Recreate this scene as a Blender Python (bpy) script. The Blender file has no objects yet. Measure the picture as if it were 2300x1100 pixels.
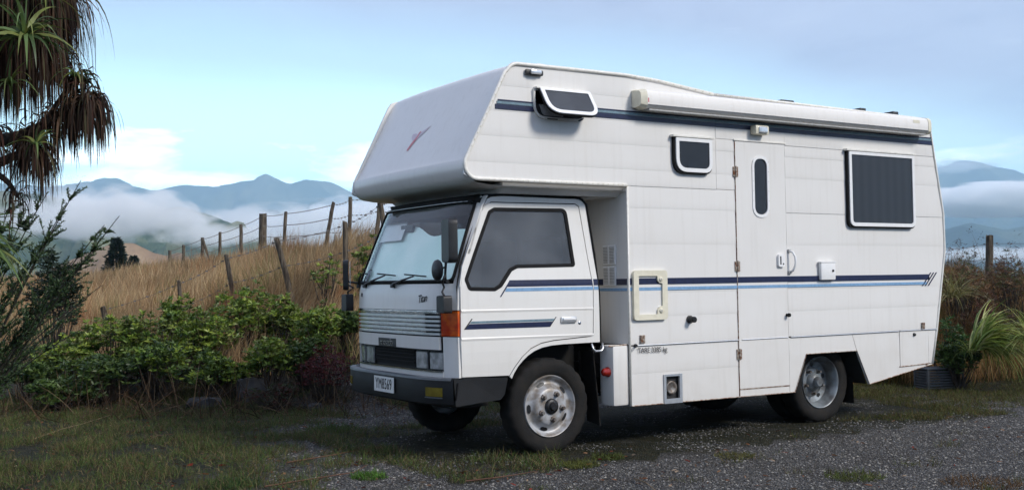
import bpy, bmesh, math, random
import numpy as np
from mathutils import Vector, Matrix, noise
from mathutils.geometry import tessellate_polygon
R = math.radians
rnd = random.Random(7)
nrg = np.random.default_rng(11)
sc = bpy.context.scene
col = sc.collection

# ------------------------------------------------------------------ camera
cam_d = bpy.data.cameras.new('camera')
cam = bpy.data.objects.new('camera', cam_d)
col.objects.link(cam)
CAM = Vector((-3.5564, -7.244, 1.3807))
C_R = Vector((0.84324588, -0.53732143, -0.01490197))
C_U = Vector((-0.00513167, -0.03576909, 0.99934691))
C_F = Vector((0.53750354, 0.84261869, 0.03291949))
m = Matrix((C_R, C_U, -C_F)).transposed().to_4x4()
m.translation = CAM
cam.matrix_world = m
cam_d.sensor_width = 36.0
cam_d.lens = 2490.34 / 2300 * 36
cam_d.clip_start = 0.1
cam_d.clip_end = 60000
sc.camera = cam

# ------------------------------------------------------------------ world, sun, exposure
SUN_DIR = Vector((0.36, -0.74, 0.60)).normalized()      # towards the sun (behind the camera, to the right)
SUN_EL = math.asin(SUN_DIR.z)
SUN_AZ = math.atan2(SUN_DIR.x, SUN_DIR.y)
world = bpy.data.worlds.new('World')
sc.world = world
world.use_nodes = True
wt = world.node_tree
wt.nodes.clear()
def wn(t, **k):
    n = wt.nodes.new(t)
    for a, b in k.items(): setattr(n, a, b)
    return n
W_OUT = wn('ShaderNodeOutputWorld'); W_BG = wn('ShaderNodeBackground')
W_BG.inputs['Strength'].default_value = 0.1
wt.links.new(W_BG.outputs[0], W_OUT.inputs[0])
sky = wn('ShaderNodeTexSky', sky_type='NISHITA', sun_disc=False)
sky.sun_elevation = SUN_EL; sky.sun_rotation = SUN_AZ
sky.air_density = 1.0; sky.dust_density = 0.6; sky.ozone_density = 1.5
def wmath(op, a, b=None, clamp=False):
    n = wn('ShaderNodeMath', operation=op, use_clamp=clamp)
    for i, v in enumerate((a, b)):
        if v is None: continue
        if isinstance(v, (int, float)): n.inputs[i].default_value = v
        else: wt.links.new(v, n.inputs[i])
    return n.outputs[0]
def wramp(fac, stops, interp='EASE'):
    n = wn('ShaderNodeValToRGB'); cr = n.color_ramp; cr.interpolation = interp
    while len(cr.elements) > 1: cr.elements.remove(cr.elements[-1])
    cr.elements[0].position, cr.elements[0].color = stops[0][0], (*stops[0][1], 1)
    for p, c in stops[1:]:
        e = cr.elements.new(p); e.color = (*c, 1)
    wt.links.new(fac, n.inputs[0]); return n.outputs[0]
def wmix(fac, a, b):
    n = wn('ShaderNodeMix', data_type='RGBA')
    if isinstance(fac, float): n.inputs[0].default_value = fac
    else: wt.links.new(fac, n.inputs[0])
    for i, v in ((6, a), (7, b)):
        if isinstance(v, tuple): n.inputs[i].default_value = (*v, 1)
        else: wt.links.new(v, n.inputs[i])
    return n.outputs[2]
tc = wn('ShaderNodeTexCoord'); sep = wn('ShaderNodeSeparateXYZ')
wt.links.new(tc.outputs['Generated'], sep.inputs[0])
dx, dy, dz = sep.outputs
dzc = wmath('MAXIMUM', dz, 0.0)
den = wmath('ADD', dzc, 0.10)
px_ = wmath('DIVIDE', dx, den); py_ = wmath('DIVIDE', dy, den)       # position on the cloud deck
cmb = wn('ShaderNodeCombineXYZ'); wt.links.new(px_, cmb.inputs[0]); wt.links.new(py_, cmb.inputs[1])
def wnoise(vec, scale, detail, rough=0.55, dist=0.0):
    n = wn('ShaderNodeTexNoise'); n.inputs['Scale'].default_value = scale; n.inputs['Detail'].default_value = detail
    n.inputs['Roughness'].default_value = rough; n.inputs['Distortion'].default_value = dist
    wt.links.new(vec, n.inputs['Vector']); return n.outputs[0]
n1 = wnoise(cmb.outputs[0], 0.45, 5, 0.5, 0.3)
n2 = wnoise(cmb.outputs[0], 1.6, 6, 0.6, 0.4)
n3 = wnoise(cmb.outputs[0], 0.25, 2)
# the deck lies behind and to the right; its edge runs ahead of the place towards the left
E_L, E_C, E_W = (-0.054, -1.152), -4.15, 1.5
side = wmath('ADD', wmath('MULTIPLY', px_, E_L[0]), wmath('MULTIPLY', py_, E_L[1]))
edge = wmath('ADD', wmath('DIVIDE', wmath('SUBTRACT', side, E_C), E_W), wmath('MULTIPLY', wmath('SUBTRACT', n1, 0.5), 1.1), True)
deck = wramp(edge, [(0.0, (0, 0, 0)), (0.35, (0.35,) * 3), (1.0, (0.94,) * 3)])
deck_col = wramp(wmath('ADD', wmath('MULTIPLY', n2, 0.6), wmath('MULTIPLY', n3, 0.4)),
                 [(0.30, (4.8, 5.1, 7.2)), (0.50, (6.0, 6.3, 8.4)), (0.70, (7.7, 8.0, 9.8))])
# low cumulus banks towards the horizon
st = wn('ShaderNodeMapping'); st.inputs['Scale'].default_value = (7, 7, 26); wt.links.new(tc.outputs['Generated'], st.inputs[0])
c1 = wnoise(st.outputs[0], 1.0, 7, 0.55, 0.2)
low = wmath('SUBTRACT', 1.0, wmath('DIVIDE', dzc, 0.16), True)
cum = wmath('MULTIPLY', wmath('SUBTRACT', wmath('ADD', c1, wmath('MULTIPLY', low, 0.54)), 0.665), 3.4, True)
cum_col = wramp(c1, [(0.35, (42, 45, 46)), (0.65, (60, 60, 58))])
wisp = wmath('MULTIPLY', wmath('SUBTRACT', n2, 0.60), 2.5, True)
veil = wramp(dzc, [(0.0, (30.0, 42.0, 42.0)), (0.05, (25.0, 37.0, 38.0)), (0.10, (20.5, 29.5, 31.0)), (0.18, (10.8, 16.4, 19.0)), (0.26, (5.6, 9.8, 13.6)), (0.6, (2.2, 4.2, 8.0))], 'LINEAR')
clear = wmix(0.88, sky.outputs[0], veil)                 # thin high veil over the clear air
s1 = wmix(cum, clear, cum_col)
s2 = wmix(wmath('MULTIPLY', wisp, 0.30), s1, (9.0, 10.2, 10.8))
s3 = wmix(deck, s2, deck_col)
wt.links.new(s3, W_BG.inputs['Color'])

sun_d = bpy.data.lights.new('sun', 'SUN')
sun_d.energy = 3.5; sun_d.angle = R(14); sun_d.color = (1.0, 0.95, 0.88)
sun = bpy.data.objects.new('sun', sun_d); col.objects.link(sun)
sun.rotation_euler = (-SUN_DIR).to_track_quat('-Z', 'Y').to_euler()
sun.location = (0, -20, 30)

vs = sc.view_settings
vs.view_transform = 'Standard'; vs.look = 'None'; vs.exposure = 0.14; vs.gamma = 1.0; vs.use_curve_mapping = False
cy = sc.cycles
cy.use_denoising = True
try: cy.denoiser = 'OPENIMAGEDENOISE'
except Exception: pass
cy.max_bounces = 26; cy.diffuse_bounces = 3; cy.glossy_bounces = 4; cy.transparent_max_bounces = 24
cy.volume_bounces = 16; cy.transmission_bounces = 4; cy.caustics_reflective = False; cy.caustics_refractive = False
cy.use_adaptive_sampling = True; cy.adaptive_threshold = 0.012
cy.volume_max_steps = 128

# ------------------------------------------------------------------ materials
def mat(name, color, rough=0.5, metal=0.0, var=0.0, vscale=8.0, bump=0.0, bscale=60.0, spec=None, coat=0.0, second=None, hue_obj=0.0, stretch=None, detail=4.0):
    M = bpy.data.materials.new(name); M.use_nodes = True
    nt = M.node_tree; b = nt.nodes['Principled BSDF']
    b.inputs['Base Color'].default_value = (*color, 1); b.inputs['Roughness'].default_value = rough
    b.inputs['Metallic'].default_value = metal
    if spec is not None: b.inputs['Specular IOR Level'].default_value = spec
    if coat: b.inputs['Coat Weight'].default_value = coat; b.inputs['Coat Roughness'].default_value = 0.08
    tcn = nt.nodes.new('ShaderNodeTexCoord'); vec = tcn.outputs['Object']
    if stretch:
        mp = nt.nodes.new('ShaderNodeMapping'); mp.inputs['Scale'].default_value = stretch
        nt.links.new(vec, mp.inputs[0]); vec = mp.outputs[0]
    src = None
    if var > 0 or second:
        n = nt.nodes.new('ShaderNodeTexNoise'); n.inputs['Scale'].default_value = vscale; n.inputs['Detail'].default_value = detail
        nt.links.new(vec, n.inputs['Vector'])
        rp = nt.nodes.new('ShaderNodeValToRGB')
        c2 = second or tuple(c * (1 - var) for c in color)
        rp.color_ramp.elements[0].position = 0.38; rp.color_ramp.elements[0].color = (*c2, 1)
        rp.color_ramp.elements[1].position = 0.62; rp.color_ramp.elements[1].color = (*color, 1)
        nt.links.new(n.outputs[0], rp.inputs[0]); src = rp.outputs[0]
        nt.links.new(src, b.inputs['Base Color'])
    if bump > 0:
        n = nt.nodes.new('ShaderNodeTexNoise'); n.inputs['Scale'].default_value = bscale; n.inputs['Detail'].default_value = 5
        nt.links.new(vec, n.inputs['Vector'])
        bp = nt.nodes.new('ShaderNodeBump'); bp.inputs['Strength'].default_value = bump; bp.inputs['Distance'].default_value = 0.01
        nt.links.new(n.outputs[0], bp.inputs['Height']); nt.links.new(bp.outputs[0], b.inputs['Normal'])
    return M

def body_paint(name, color, rough, dirt=0.10):
    """off-white paint with faint vertical rain streaks and road grime thrown up from below"""
    M = bpy.data.materials.new(name); M.use_nodes = True
    nt = M.node_tree; L = nt.links; b = nt.nodes['Principled BSDF']
    tcn = nt.nodes.new('ShaderNodeTexCoord')
    mp = nt.nodes.new('ShaderNodeMapping'); mp.inputs['Scale'].default_value = (14, 14, 0.9); L.new(tcn.outputs['Object'], mp.inputs[0])
    n = nt.nodes.new('ShaderNodeTexNoise'); n.inputs['Scale'].default_value = 1.6; n.inputs['Detail'].default_value = 6; L.new(mp.outputs[0], n.inputs[0])
    r = nt.nodes.new('ShaderNodeValToRGB'); r.color_ramp.elements[0].position = 0.52; r.color_ramp.elements[0].color = (0, 0, 0, 1)
    r.color_ramp.elements[1].position = 0.85; r.color_ramp.elements[1].color = (dirt * 2.2,) * 3 + (1,); L.new(n.outputs[0], r.inputs[0])
    n2_ = nt.nodes.new('ShaderNodeTexNoise'); n2_.inputs['Scale'].default_value = 2.2; n2_.inputs['Detail'].default_value = 5; L.new(tcn.outputs['Object'], n2_.inputs[0])
    r2 = nt.nodes.new('ShaderNodeValToRGB'); r2.color_ramp.elements[0].position = 0.35; r2.color_ramp.elements[0].color = (0, 0, 0, 1)
    r2.color_ramp.elements[1].position = 0.8; r2.color_ramp.elements[1].color = (dirt,) * 3 + (1,); L.new(n2_.outputs[0], r2.inputs[0])
    sp = nt.nodes.new('ShaderNodeSeparateXYZ'); L.new(tcn.outputs['Object'], sp.inputs[0])
    mr = nt.nodes.new('ShaderNodeMapRange'); mr.inputs[1].default_value = 1.0; mr.inputs[2].default_value = 0.3; mr.inputs[3].default_value = 0.0; mr.inputs[4].default_value = 0.32
    L.new(sp.outputs[2], mr.inputs[0])
    n3_ = nt.nodes.new('ShaderNodeTexNoise'); n3_.inputs['Scale'].default_value = 7; n3_.inputs['Detail'].default_value = 6; L.new(tcn.outputs['Object'], n3_.inputs[0])
    g = nt.nodes.new('ShaderNodeMath'); g.operation = 'MULTIPLY'; L.new(mr.outputs[0], g.inputs[0]); L.new(n3_.outputs[0], g.inputs[1])
    s = nt.nodes.new('ShaderNodeMath'); s.operation = 'ADD'; L.new(r.outputs[0], s.inputs[0]); L.new(r2.outputs[0], s.inputs[1])
    s2_ = nt.nodes.new('ShaderNodeMath'); s2_.operation = 'ADD'; s2_.use_clamp = True; L.new(s.outputs[0], s2_.inputs[0]); L.new(g.outputs[0], s2_.inputs[1])
    mx = nt.nodes.new('ShaderNodeMix'); mx.data_type = 'RGBA'; L.new(s2_.outputs[0], mx.inputs[0])
    mx.inputs[6].default_value = (*color, 1); mx.inputs[7].default_value = (0.33, 0.28, 0.21, 1)
    L.new(mx.outputs[2], b.inputs['Base Color']); b.inputs['Roughness'].default_value = rough
    bp = nt.nodes.new('ShaderNodeBump'); bp.inputs['Strength'].default_value = 0.12; bp.inputs['Distance'].default_value = 0.012
    n4 = nt.nodes.new('ShaderNodeTexNoise'); n4.inputs['Scale'].default_value = 2.6; n4.inputs['Detail'].default_value = 2; L.new(tcn.outputs['Object'], n4.inputs[0])
    L.new(n4.outputs[0], bp.inputs['Height']); L.new(bp.outputs[0], b.inputs['Normal'])
    return M

def glass(name, tint, gloss_rough=0.02, ior=1.5, fog=0.0, fogc=(0.5, 0.5, 0.5)):
    M = bpy.data.materials.new(name); M.use_nodes = True
    nt = M.node_tree; L = nt.links; nt.nodes.remove(nt.nodes['Principled BSDF'])
    out = nt.nodes['Material Output']
    tr = nt.nodes.new('ShaderNodeBsdfTransparent'); tr.inputs[0].default_value = (*tint, 1)
    gl = nt.nodes.new('ShaderNodeBsdfGlossy'); gl.inputs['Roughness'].default_value = gloss_rough
    fr = nt.nodes.new('ShaderNodeFresnel'); fr.inputs[0].default_value = ior
    # a thin pane reflects the same from both sides
    ge = nt.nodes.new('ShaderNodeNewGeometry'); mi = nt.nodes.new('ShaderNodeMapRange'); mi.inputs[3].default_value = ior; mi.inputs[4].default_value = 1/ior
    L.new(ge.outputs['Backfacing'], mi.inputs[0]); L.new(mi.outputs[0], fr.inputs[0])
    base = tr.outputs[0]
    if fog:
        df = nt.nodes.new('ShaderNodeBsdfDiffuse'); df.inputs[0].default_value = (*fogc, 1)
        tcn = nt.nodes.new('ShaderNodeTexCoord'); n = nt.nodes.new('ShaderNodeTexNoise'); n.inputs['Scale'].default_value = 3.0; n.inputs['Detail'].default_value = 3
        L.new(tcn.outputs['Object'], n.inputs[0])
        mm = nt.nodes.new('ShaderNodeMath'); mm.operation = 'MULTIPLY'; mm.inputs[1].default_value = fog * 2; mm.use_clamp = True; L.new(n.outputs[0], mm.inputs[0])
        m0 = nt.nodes.new('ShaderNodeMixShader'); L.new(mm.outputs[0], m0.inputs[0]); L.new(base, m0.inputs[1]); L.new(df.outputs[0], m0.inputs[2]); base = m0.outputs[0]
    mx = nt.nodes.new('ShaderNodeMixShader'); L.new(fr.outputs[0], mx.inputs[0]); L.new(base, mx.inputs[1]); L.new(gl.outputs[0], mx.inputs[2])
    L.new(mx.outputs[0], out.inputs[0]); return M

M = dict(
    side=body_paint('painted_side', (0.72, 0.705, 0.675), 0.42, 0.065),
    nose=body_paint('fibreglass', (0.81, 0.785, 0.745), 0.30, 0.07),
    cab=body_paint('cab_paint', (0.74, 0.725, 0.69), 0.25, 0.05),
    trim=mat('trim_white', (0.78, 0.76, 0.70), 0.4, var=0.12, vscale=30),
    whitepl=mat('white_plastic', (0.80, 0.80, 0.79), 0.35, var=0.05, vscale=20),
    cream=mat('cream_plastic', (0.72, 0.68, 0.54), 0.45, var=0.10, vscale=20),
    greypl=mat('grey_plastic', (0.42, 0.42, 0.41), 0.5, var=0.2, vscale=25),
    alu=mat('aluminium', (0.72, 0.74, 0.76), 0.32, 0.75, var=0.10, vscale=30),
    chrome=mat('chrome', (0.80, 0.81, 0.83), 0.18, 1.0, var=0.25, vscale=22),
    black=mat('black_rubber', (0.010, 0.010, 0.011), 0.75, var=0.3, vscale=20, spec=0.2),
    blackpl=mat('black_plastic', (0.016, 0.017, 0.019), 0.45, var=0.3, vscale=15, bump=0.2, bscale=200),
    bumper=mat('bumper_plastic', (0.010, 0.011, 0.013), 0.55, spec=0.3, var=0.35, vscale=6, bump=0.15, bscale=150),
    bumpertop=mat('bumper_worn', (0.09, 0.10, 0.11), 0.45, var=0.3, vscale=9),
    under=mat('underbody', (0.012, 0.011, 0.010), 0.85, var=0.4, vscale=6),
    tyre=mat('tyre_rubber', (0.010, 0.010, 0.010), 0.85, spec=0.25, second=(0.018, 0.016, 0.014), vscale=9, bump=0.3, bscale=120),
    navy=mat('navy_vinyl', (0.012, 0.018, 0.060), 0.35, var=0.25, vscale=40),
    teal=mat('teal_vinyl', (0.16, 0.25, 0.30), 0.4, var=0.25, vscale=40),
    ltblue=mat('light_blue_vinyl', (0.20, 0.36, 0.56), 0.4, var=0.15, vscale=40),
    orange=mat('orange_lens', (0.75, 0.16, 0.012), 0.18, second=(0.40, 0.035, 0.006), vscale=9, coat=0.6),
    redlens=mat('red_lens', (0.35, 0.02, 0.012), 0.2, coat=0.6),
    amber=mat('amber_lens', (0.20, 0.15, 0.012), 0.25, var=0.35, vscale=12, coat=0.4),
    lens=mat('headlamp_lens', (0.85, 0.88, 0.90), 0.15, 0.55, var=0.45, vscale=16, coat=1.0),
    rim=mat('rim_paint', (0.42, 0.43, 0.445), 0.42, 0.15, second=(0.20, 0.17, 0.14), vscale=11, bump=0.1, bscale=50, detail=8),
    rimdark=mat('rim_rear_paint', (0.24, 0.27, 0.29), 0.4, 0.3, second=(0.10, 0.10, 0.10), vscale=8, detail=8),
    nut=mat('wheel_nut', (0.22, 0.21, 0.20), 0.5, 0.5, second=(0.12, 0.09, 0.07), vscale=30),
    hub=mat('hub_grease', (0.009, 0.009, 0.010), 0.45, var=0.4, vscale=20),
    plate=mat('plate_white', (0.72, 0.72, 0.70), 0.4, var=0.08, vscale=30),
    ink=mat('black_ink', (0.012, 0.012, 0.014), 0.5),
    red=mat('faded_red_print', (0.72, 0.24, 0.26), 0.5, var=0.2, vscale=30),
    pink=mat('faded_mauve_print', (0.66, 0.55, 0.60), 0.5, var=0.12, vscale=30),
    rust=mat('rusty_steel', (0.40, 0.36, 0.30), 0.5, 0.4, second=(0.16, 0.06, 0.025), vscale=45),
    dark=mat('dark_interior', (0.020, 0.020, 0.022), 0.7, var=0.3, vscale=5),
    seat=mat('seat_cloth', (0.08, 0.08, 0.09), 0.9, var=0.3, vscale=20),
    shade=mat('windscreen_shade', (0.86, 0.98, 0.90), 0.42, 0.40, second=(0.72, 0.90, 0.82), vscale=2.5, bump=0.3, bscale=9),
    ws=glass('windscreen_glass', (0.95, 0.99, 0.98), ior=1.7),
    cabglass=glass('side_glass', (0.42, 0.44, 0.45), fog=0.24, fogc=(0.27, 0.28, 0.30), ior=1.7),
    acrylic=mat('smoked_acrylic', (0.022, 0.022, 0.025), 0.10, var=0.3, vscale=3),
    acrylic2=mat('grey_acrylic', (0.06, 0.065, 0.072), 0.12, var=0.2, vscale=6),
)

# ------------------------------------------------------------------ helpers
def link(name, me, material, parent=None, smooth=False):
    o = bpy.data.objects.new(name, me); col.objects.link(o)
    if material is not None and not me.materials: me.materials.append(material)
    if smooth: me.shade_smooth()
    if parent is not None: o.parent = parent
    return o
def pobj(name, verts, faces, material, parent=None, smooth=False):
    me = bpy.data.meshes.new(name); me.from_pydata([tuple(v) for v in verts], [], faces); me.validate(); me.update()
    return link(name, me, material, parent, smooth)
def tag(o, label=None, cat=None, group=None, kind=None):
    if label: o['label'] = label
    if cat: o['category'] = cat
    if group: o['group'] = group
    if kind: o['kind'] = kind
    return o
def empty(name, loc, label, cat, group=None):
    o = bpy.data.objects.new(name, None); col.objects.link(o); o.location = loc; o.empty_display_size = 0.2
    return tag(o, label, cat, group)
def mark_sharp(me, ang=35):
    bm = bmesh.new(); bm.from_mesh(me)
    for e in bm.edges:
        if len(e.link_faces) == 2: e.smooth = e.calc_face_angle(0) < R(ang)
        else: e.smooth = False
    for f in bm.faces: f.smooth = True
    bm.to_mesh(me); bm.free()

class MB:
    def __init__(s): s.v = []; s.f = []
    def add(s, v, f):
        k = len(s.v); s.v += [tuple(p) for p in v]; s.f += [tuple(i + k for i in q) for q in f]; return s
    def box(s, a, b, bev=0.0):
        (x0, y0, z0), (x1, y1, z1) = a, b
        if not bev:
            v = [(x0,y0,z0),(x1,y0,z0),(x1,y1,z0),(x0,y1,z0),(x0,y0,z1),(x1,y0,z1),(x1,y1,z1),(x0,y1,z1)]
            return s.add(v, [(0,3,2,1),(4,5,6,7),(0,1,5,4),(1,2,6,5),(2,3,7,6),(3,0,4,7)])
        bm = bmesh.new(); bmesh.ops.create_cube(bm, size=1)
        for v in bm.verts: v.co = Vector(((x0+x1)/2 + v.co.x*(x1-x0), (y0+y1)/2 + v.co.y*(y1-y0), (z0+z1)/2 + v.co.z*(z1-z0)))
        bmesh.ops.bevel(bm, geom=bm.edges[:], offset=bev, segments=2, profile=0.6, affect='EDGES')
        bm.verts.index_update(); s.add([v.co for v in bm.verts], [[v.index for v in f.verts] for f in bm.faces]); bm.free(); return s
    def tube(s, pts, r, seg=8, cap=True, closed=False):
        pts = [Vector(p) for p in pts]; n = len(pts); rr = r if hasattr(r, '__len__') else [r] * n
        rings = []; prev = None
        for i, p in enumerate(pts):
            if closed: d = pts[(i+1) % n] - pts[i-1]
            else: d = pts[min(i+1, n-1)] - pts[max(i-1, 0)]
            d.normalize()
            if prev is None:
                a = Vector((0,0,1)) if abs(d.z) < 0.9 else Vector((1,0,0)); u = d.cross(a).normalized()
            else: u = (prev - d * prev.dot(d)).normalized()
            prev = u; w = d.cross(u)
            rings.append([p + (u*math.cos(2*math.pi*k/seg) + w*math.sin(2*math.pi*k/seg)) * rr[i] for k in range(seg)])
        v = [q for g in rings for q in g]; f = []
        for i in range(n if closed else n-1):
            j = (i+1) % n
            for k in range(seg): f.append((i*seg+k, i*seg+(k+1)%seg, j*seg+(k+1)%seg, j*seg+k))
        if cap and not closed: f += [tuple(range(seg))[::-1], tuple((n-1)*seg+k for k in range(seg))]
        return s.add(v, f)
    def lathe(s, prof, c, seg=40):
        """profile of (radius, depth): axis along Y, depth towards +Y, centre c"""
        n = len(prof); v = []; f = []
        for r, d in prof:
            for k in range(seg):
                a = 2*math.pi*k/seg; v.append((c[0]+r*math.cos(a), c[1]+d, c[2]+r*math.sin(a)))
        for i in range(n-1):
            for k in range(seg): f.append((i*seg+k, i*seg+(k+1)%seg, (i+1)*seg+(k+1)%seg, (i+1)*seg+k))
        return s.add(v, f)
    def build(s, name, material, parent=None, smooth=False, sharp=None, fix=True):
        me = bpy.data.meshes.new(name); me.from_pydata(s.v, [], s.f); me.validate()
        if fix:
            bm = bmesh.new(); bm.from_mesh(me); bmesh.ops.recalc_face_normals(bm, faces=bm.faces[:]); bm.to_mesh(me); bm.free()
        o = link(name, me, material, parent, smooth)
        if sharp: mark_sharp(me, sharp)
        return o

def rpoly(pts, rad, seg=6):
    """polygon with rounded corners; rad is one radius or one per corner"""
    n = len(pts); out = []
    rr = rad if hasattr(rad, '__len__') else [rad] * n
    for i in range(n):
        p0, p, p1 = Vector(pts[i-1]), Vector(pts[i]), Vector(pts[(i+1) % n])
        r = rr[i]
        if r <= 0: out.append(tuple(p)); continue
        a = (p0-p); b = (p1-p); la, lb = a.length, b.length; a.normalize(); b.normalize()
        ang = a.angle(b); t = min(r / math.tan(ang/2), la*0.49, lb*0.49)
        s, e = p + a*t, p + b*t
        for k in range(seg+1):
            u = k/seg; out.append(tuple((1-u)**2*s + 2*u*(1-u)*p + u*u*e))
    return out
def area(p): return sum(p[i-1][0]*p[i][1] - p[i][0]*p[i-1][1] for i in range(len(p))) / 2
def offset(pts, d):
    """grow (d>0) or shrink a polygon"""
    sg = 1 if area(pts) > 0 else -1; n = len(pts); out = []
    for i in range(n):
        p0, p, p1 = Vector(pts[i-1]), Vector(pts[i]), Vector(pts[(i+1) % n])
        e0, e1 = (p-p0), (p1-p)
        if e0.length < 1e-9: e0 = e1
        if e1.length < 1e-9: e1 = e0
        e0.normalize(); e1.normalize()
        n0 = Vector((e0.y, -e0.x)) * sg; n1_ = Vector((e1.y, -e1.x)) * sg
        b = (n0 + n1_); b = b.normalized() if b.length > 1e-6 else n0
        out.append(tuple(p + b * d / max(0.4, b.dot(n0))))
    return out
def plate_bm(outer, holes, y, th, fn=None, zc=(), xc=()):
    """sheet in the XZ plane facing -Y, front at y, thickness th, holes cut out, cut at zc/xc so that fn can bend it"""
    loops = [[Vector((p[0], p[1], 0)) for p in l] for l in [outer] + list(holes)]
    flat = [p for l in loops for p in l]
    bm = bmesh.new(); vs_ = [bm.verts.new((p.x, 0, p.y)) for p in flat]
    for t in tessellate_polygon(loops):
        try: bm.faces.new([vs_[i] for i in t])
        except ValueError: pass
    bmesh.ops.dissolve_degenerate(bm, dist=1e-6, edges=bm.edges[:])
    for z in zc: bmesh.ops.bisect_plane(bm, geom=bm.verts[:]+bm.edges[:]+bm.faces[:], plane_co=(0,0,z), plane_no=(0,0,1))
    for x in xc: bmesh.ops.bisect_plane(bm, geom=bm.verts[:]+bm.edges[:]+bm.faces[:], plane_co=(x,0,0), plane_no=(1,0,0))
    for v in [v for v in bm.verts if not v.link_faces]: bm.verts.remove(v)
    faces = bm.faces[:]; verts = bm.verts[:]; bnd = [e for e in bm.edges if len(e.link_faces) == 1]
    back = {}
    for v in verts: back[v] = bm.verts.new(v.co)
    for v in verts:
        x, z = v.co.x, v.co.z; q = fn(x, z) if fn else (x, y, z)
        v.co = q; back[v].co = (q[0], q[1]+th, q[2])
    for f in faces: bm.faces.new([back[v] for v in reversed(f.verts)])
    for e in bnd:
        a, b = e.verts; bm.faces.new([a, b, back[b], back[a]])
    bmesh.ops.recalc_face_normals(bm, faces=bm.faces[:])
    return bm
def plate(name, outer, material, parent, y=0.0, th=0.01, holes=(), fn=None, zc=(), xc=(), sharp=None):
    bm = plate_bm(outer, holes, y, th, fn, zc, xc)
    me = bpy.data.meshes.new(name); bm.to_mesh(me); bm.free()
    o = link(name, me, material, parent)
    if sharp: mark_sharp(me, sharp)
    return o
def clip_rect(poly, x0, x1, z0, z1):
    def cut(p, ax, val, keep_ge):
        out = []
        for i in range(len(p)):
            a, b = p[i-1], p[i]; ia = (a[ax] >= val) == keep_ge or a[ax] == val; ib = (b[ax] >= val) == keep_ge or b[ax] == val
            if ia != ib:
                t = (val-a[ax])/(b[ax]-a[ax]); out.append((a[0]+t*(b[0]-a[0]), a[1]+t*(b[1]-a[1])))
            if ib: out.append(b)
        return out
    for ax, val, k in ((0, x0, True), (0, x1, False), (1, z0, True), (1, z1, False)):
        poly = cut(poly, ax, val, k)
        if not poly: return []
    q = []
    for p in poly:
        if not q or (abs(p[0]-q[-1][0]) + abs(p[1]-q[-1][1])) > 1e-5: q.append(p)
    return q
def strip(name, path, y0, y1, material, parent, ny=6, th=0.0, fn=None, sharp=40):
    """sheet swept across the vehicle along an XZ path"""
    v = []; f = []
    for (x, z) in path:
        for j in range(ny+1):
            y = y0 + (y1-y0)*j/ny; p = (x, y, z)
            v.append(fn(*p) if fn else p)
    n = ny+1
    for i in range(len(path)-1):
        for j in range(ny): f.append((i*n+j, i*n+j+1, (i+1)*n+j+1, (i+1)*n+j))
    o = pobj(name, v, f, material, parent)
    mark_sharp(o.data, sharp)
    return o
def text_obj(name, body, size, material, parent, loc, rot, ext=0.0015, sx=1.0, shear=0.0, spacing=1.0):
    cu = bpy.data.curves.new(name, 'FONT'); cu.body = body; cu.size = size; cu.extrude = ext; cu.shear = shear
    cu.space_character = spacing; cu.align_x = 'CENTER'; cu.align_y = 'CENTER'; cu.resolution_u = 3
    t = bpy.data.objects.new(name + '_curve', cu); col.objects.link(t)
    dg = bpy.context.evaluated_depsgraph_get(); me = bpy.data.meshes.new_from_object(t.evaluated_get(dg))
    bpy.data.objects.remove(t); me.name = name; me.materials.clear()
    me.transform(Matrix.Translation(loc) @ rot.to_4x4() @ Matrix.Diagonal((sx, 1, 1, 1)))
    return link(name, me, material, parent)

# ================================================================== THE CAMPER
BW = 2.05                      # body width
camper = empty('camper_van', (3.0, 1.0, 0.0), 'white coachbuilt camper truck with navy side stripes parked on the gravel', 'camper van')
class P_:                      # parent with world coordinates kept
    pass
def own(o, parent):
    """parent o under parent without moving it (all vehicle meshes are modelled in world coordinates)"""
    o.parent = parent; base = Vector((0, 0, 0)); p = parent
    while p is not None: base = base + p.location; p = p.parent
    o.location = o.location - base
    return o
def C(o, parent=None): return own(o, parent or camper)

OUT = [(0.643, 2.20), (0.66, 2.30), (1.02, 3.015), (1.05, 3.055), (1.10, 3.073), (1.17, 3.080), (2.214, 3.084), (2.55, 3.065), (3.184, 3.000), (6.10, 2.972), (6.15, 2.95),
       (6.341, 2.013), (6.346, 1.645), (6.189, 0.838), (2.210, 0.838), (2.212, 2.168), (0.76, 2.168), (0.70, 2.172), (0.66, 2.185)]
def lapfn(z0, z1):
    def fn(x, z):
        t = max(0.0, min(1.0, (z-z0)/(z1-z0)))
        prof = [(0, .0010), (.05, .0018), (.12, .0025), (.35, .0024), (.65, .0015), (1, .0002)]
        for (a, ya), (b, yb) in zip(prof, prof[1:]):
            if t <= b: d = ya + (yb-ya)*(t-a)/(b-a); break
        return (x, -d, z)
    return fn
def side_panel(poly, z0, z1, holes=(), name='side_panel', gap=0.0, m_=None):
    if len(poly) < 3: return
    zc = [z0 + (z1-z0)*t for t in (.05, .12, .35, .65)]
    return C(plate(name, poly, m_ or M['side'], None, 0, 0.02, holes, lapfn(z0, z1), zc, sharp=30))
def laps(x0, x1, zs, outline=OUT):
    for a, b in zip(zs, zs[1:]): side_panel(clip_rect(outline, x0, x1, a, b - 0.0001), a, b)
laps(0.60, 3.2065, [2.165, 2.30, 2.505, 2.70, 2.90, 3.10])
laps(2.205, 3.4285, [0.84, 1.07, 1.27, 1.68, 1.98, 2.162])
laps(3.2095, 3.4285, [2.165, 2.30, 2.505, 2.612])
laps(3.2095, 4.0615, [2.615, 3.10])
laps(4.0635, 6.40, [0.84, 1.07, 1.27, 1.68, 1.975, 2.296, 2.49, 2.596, 3.10])
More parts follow.
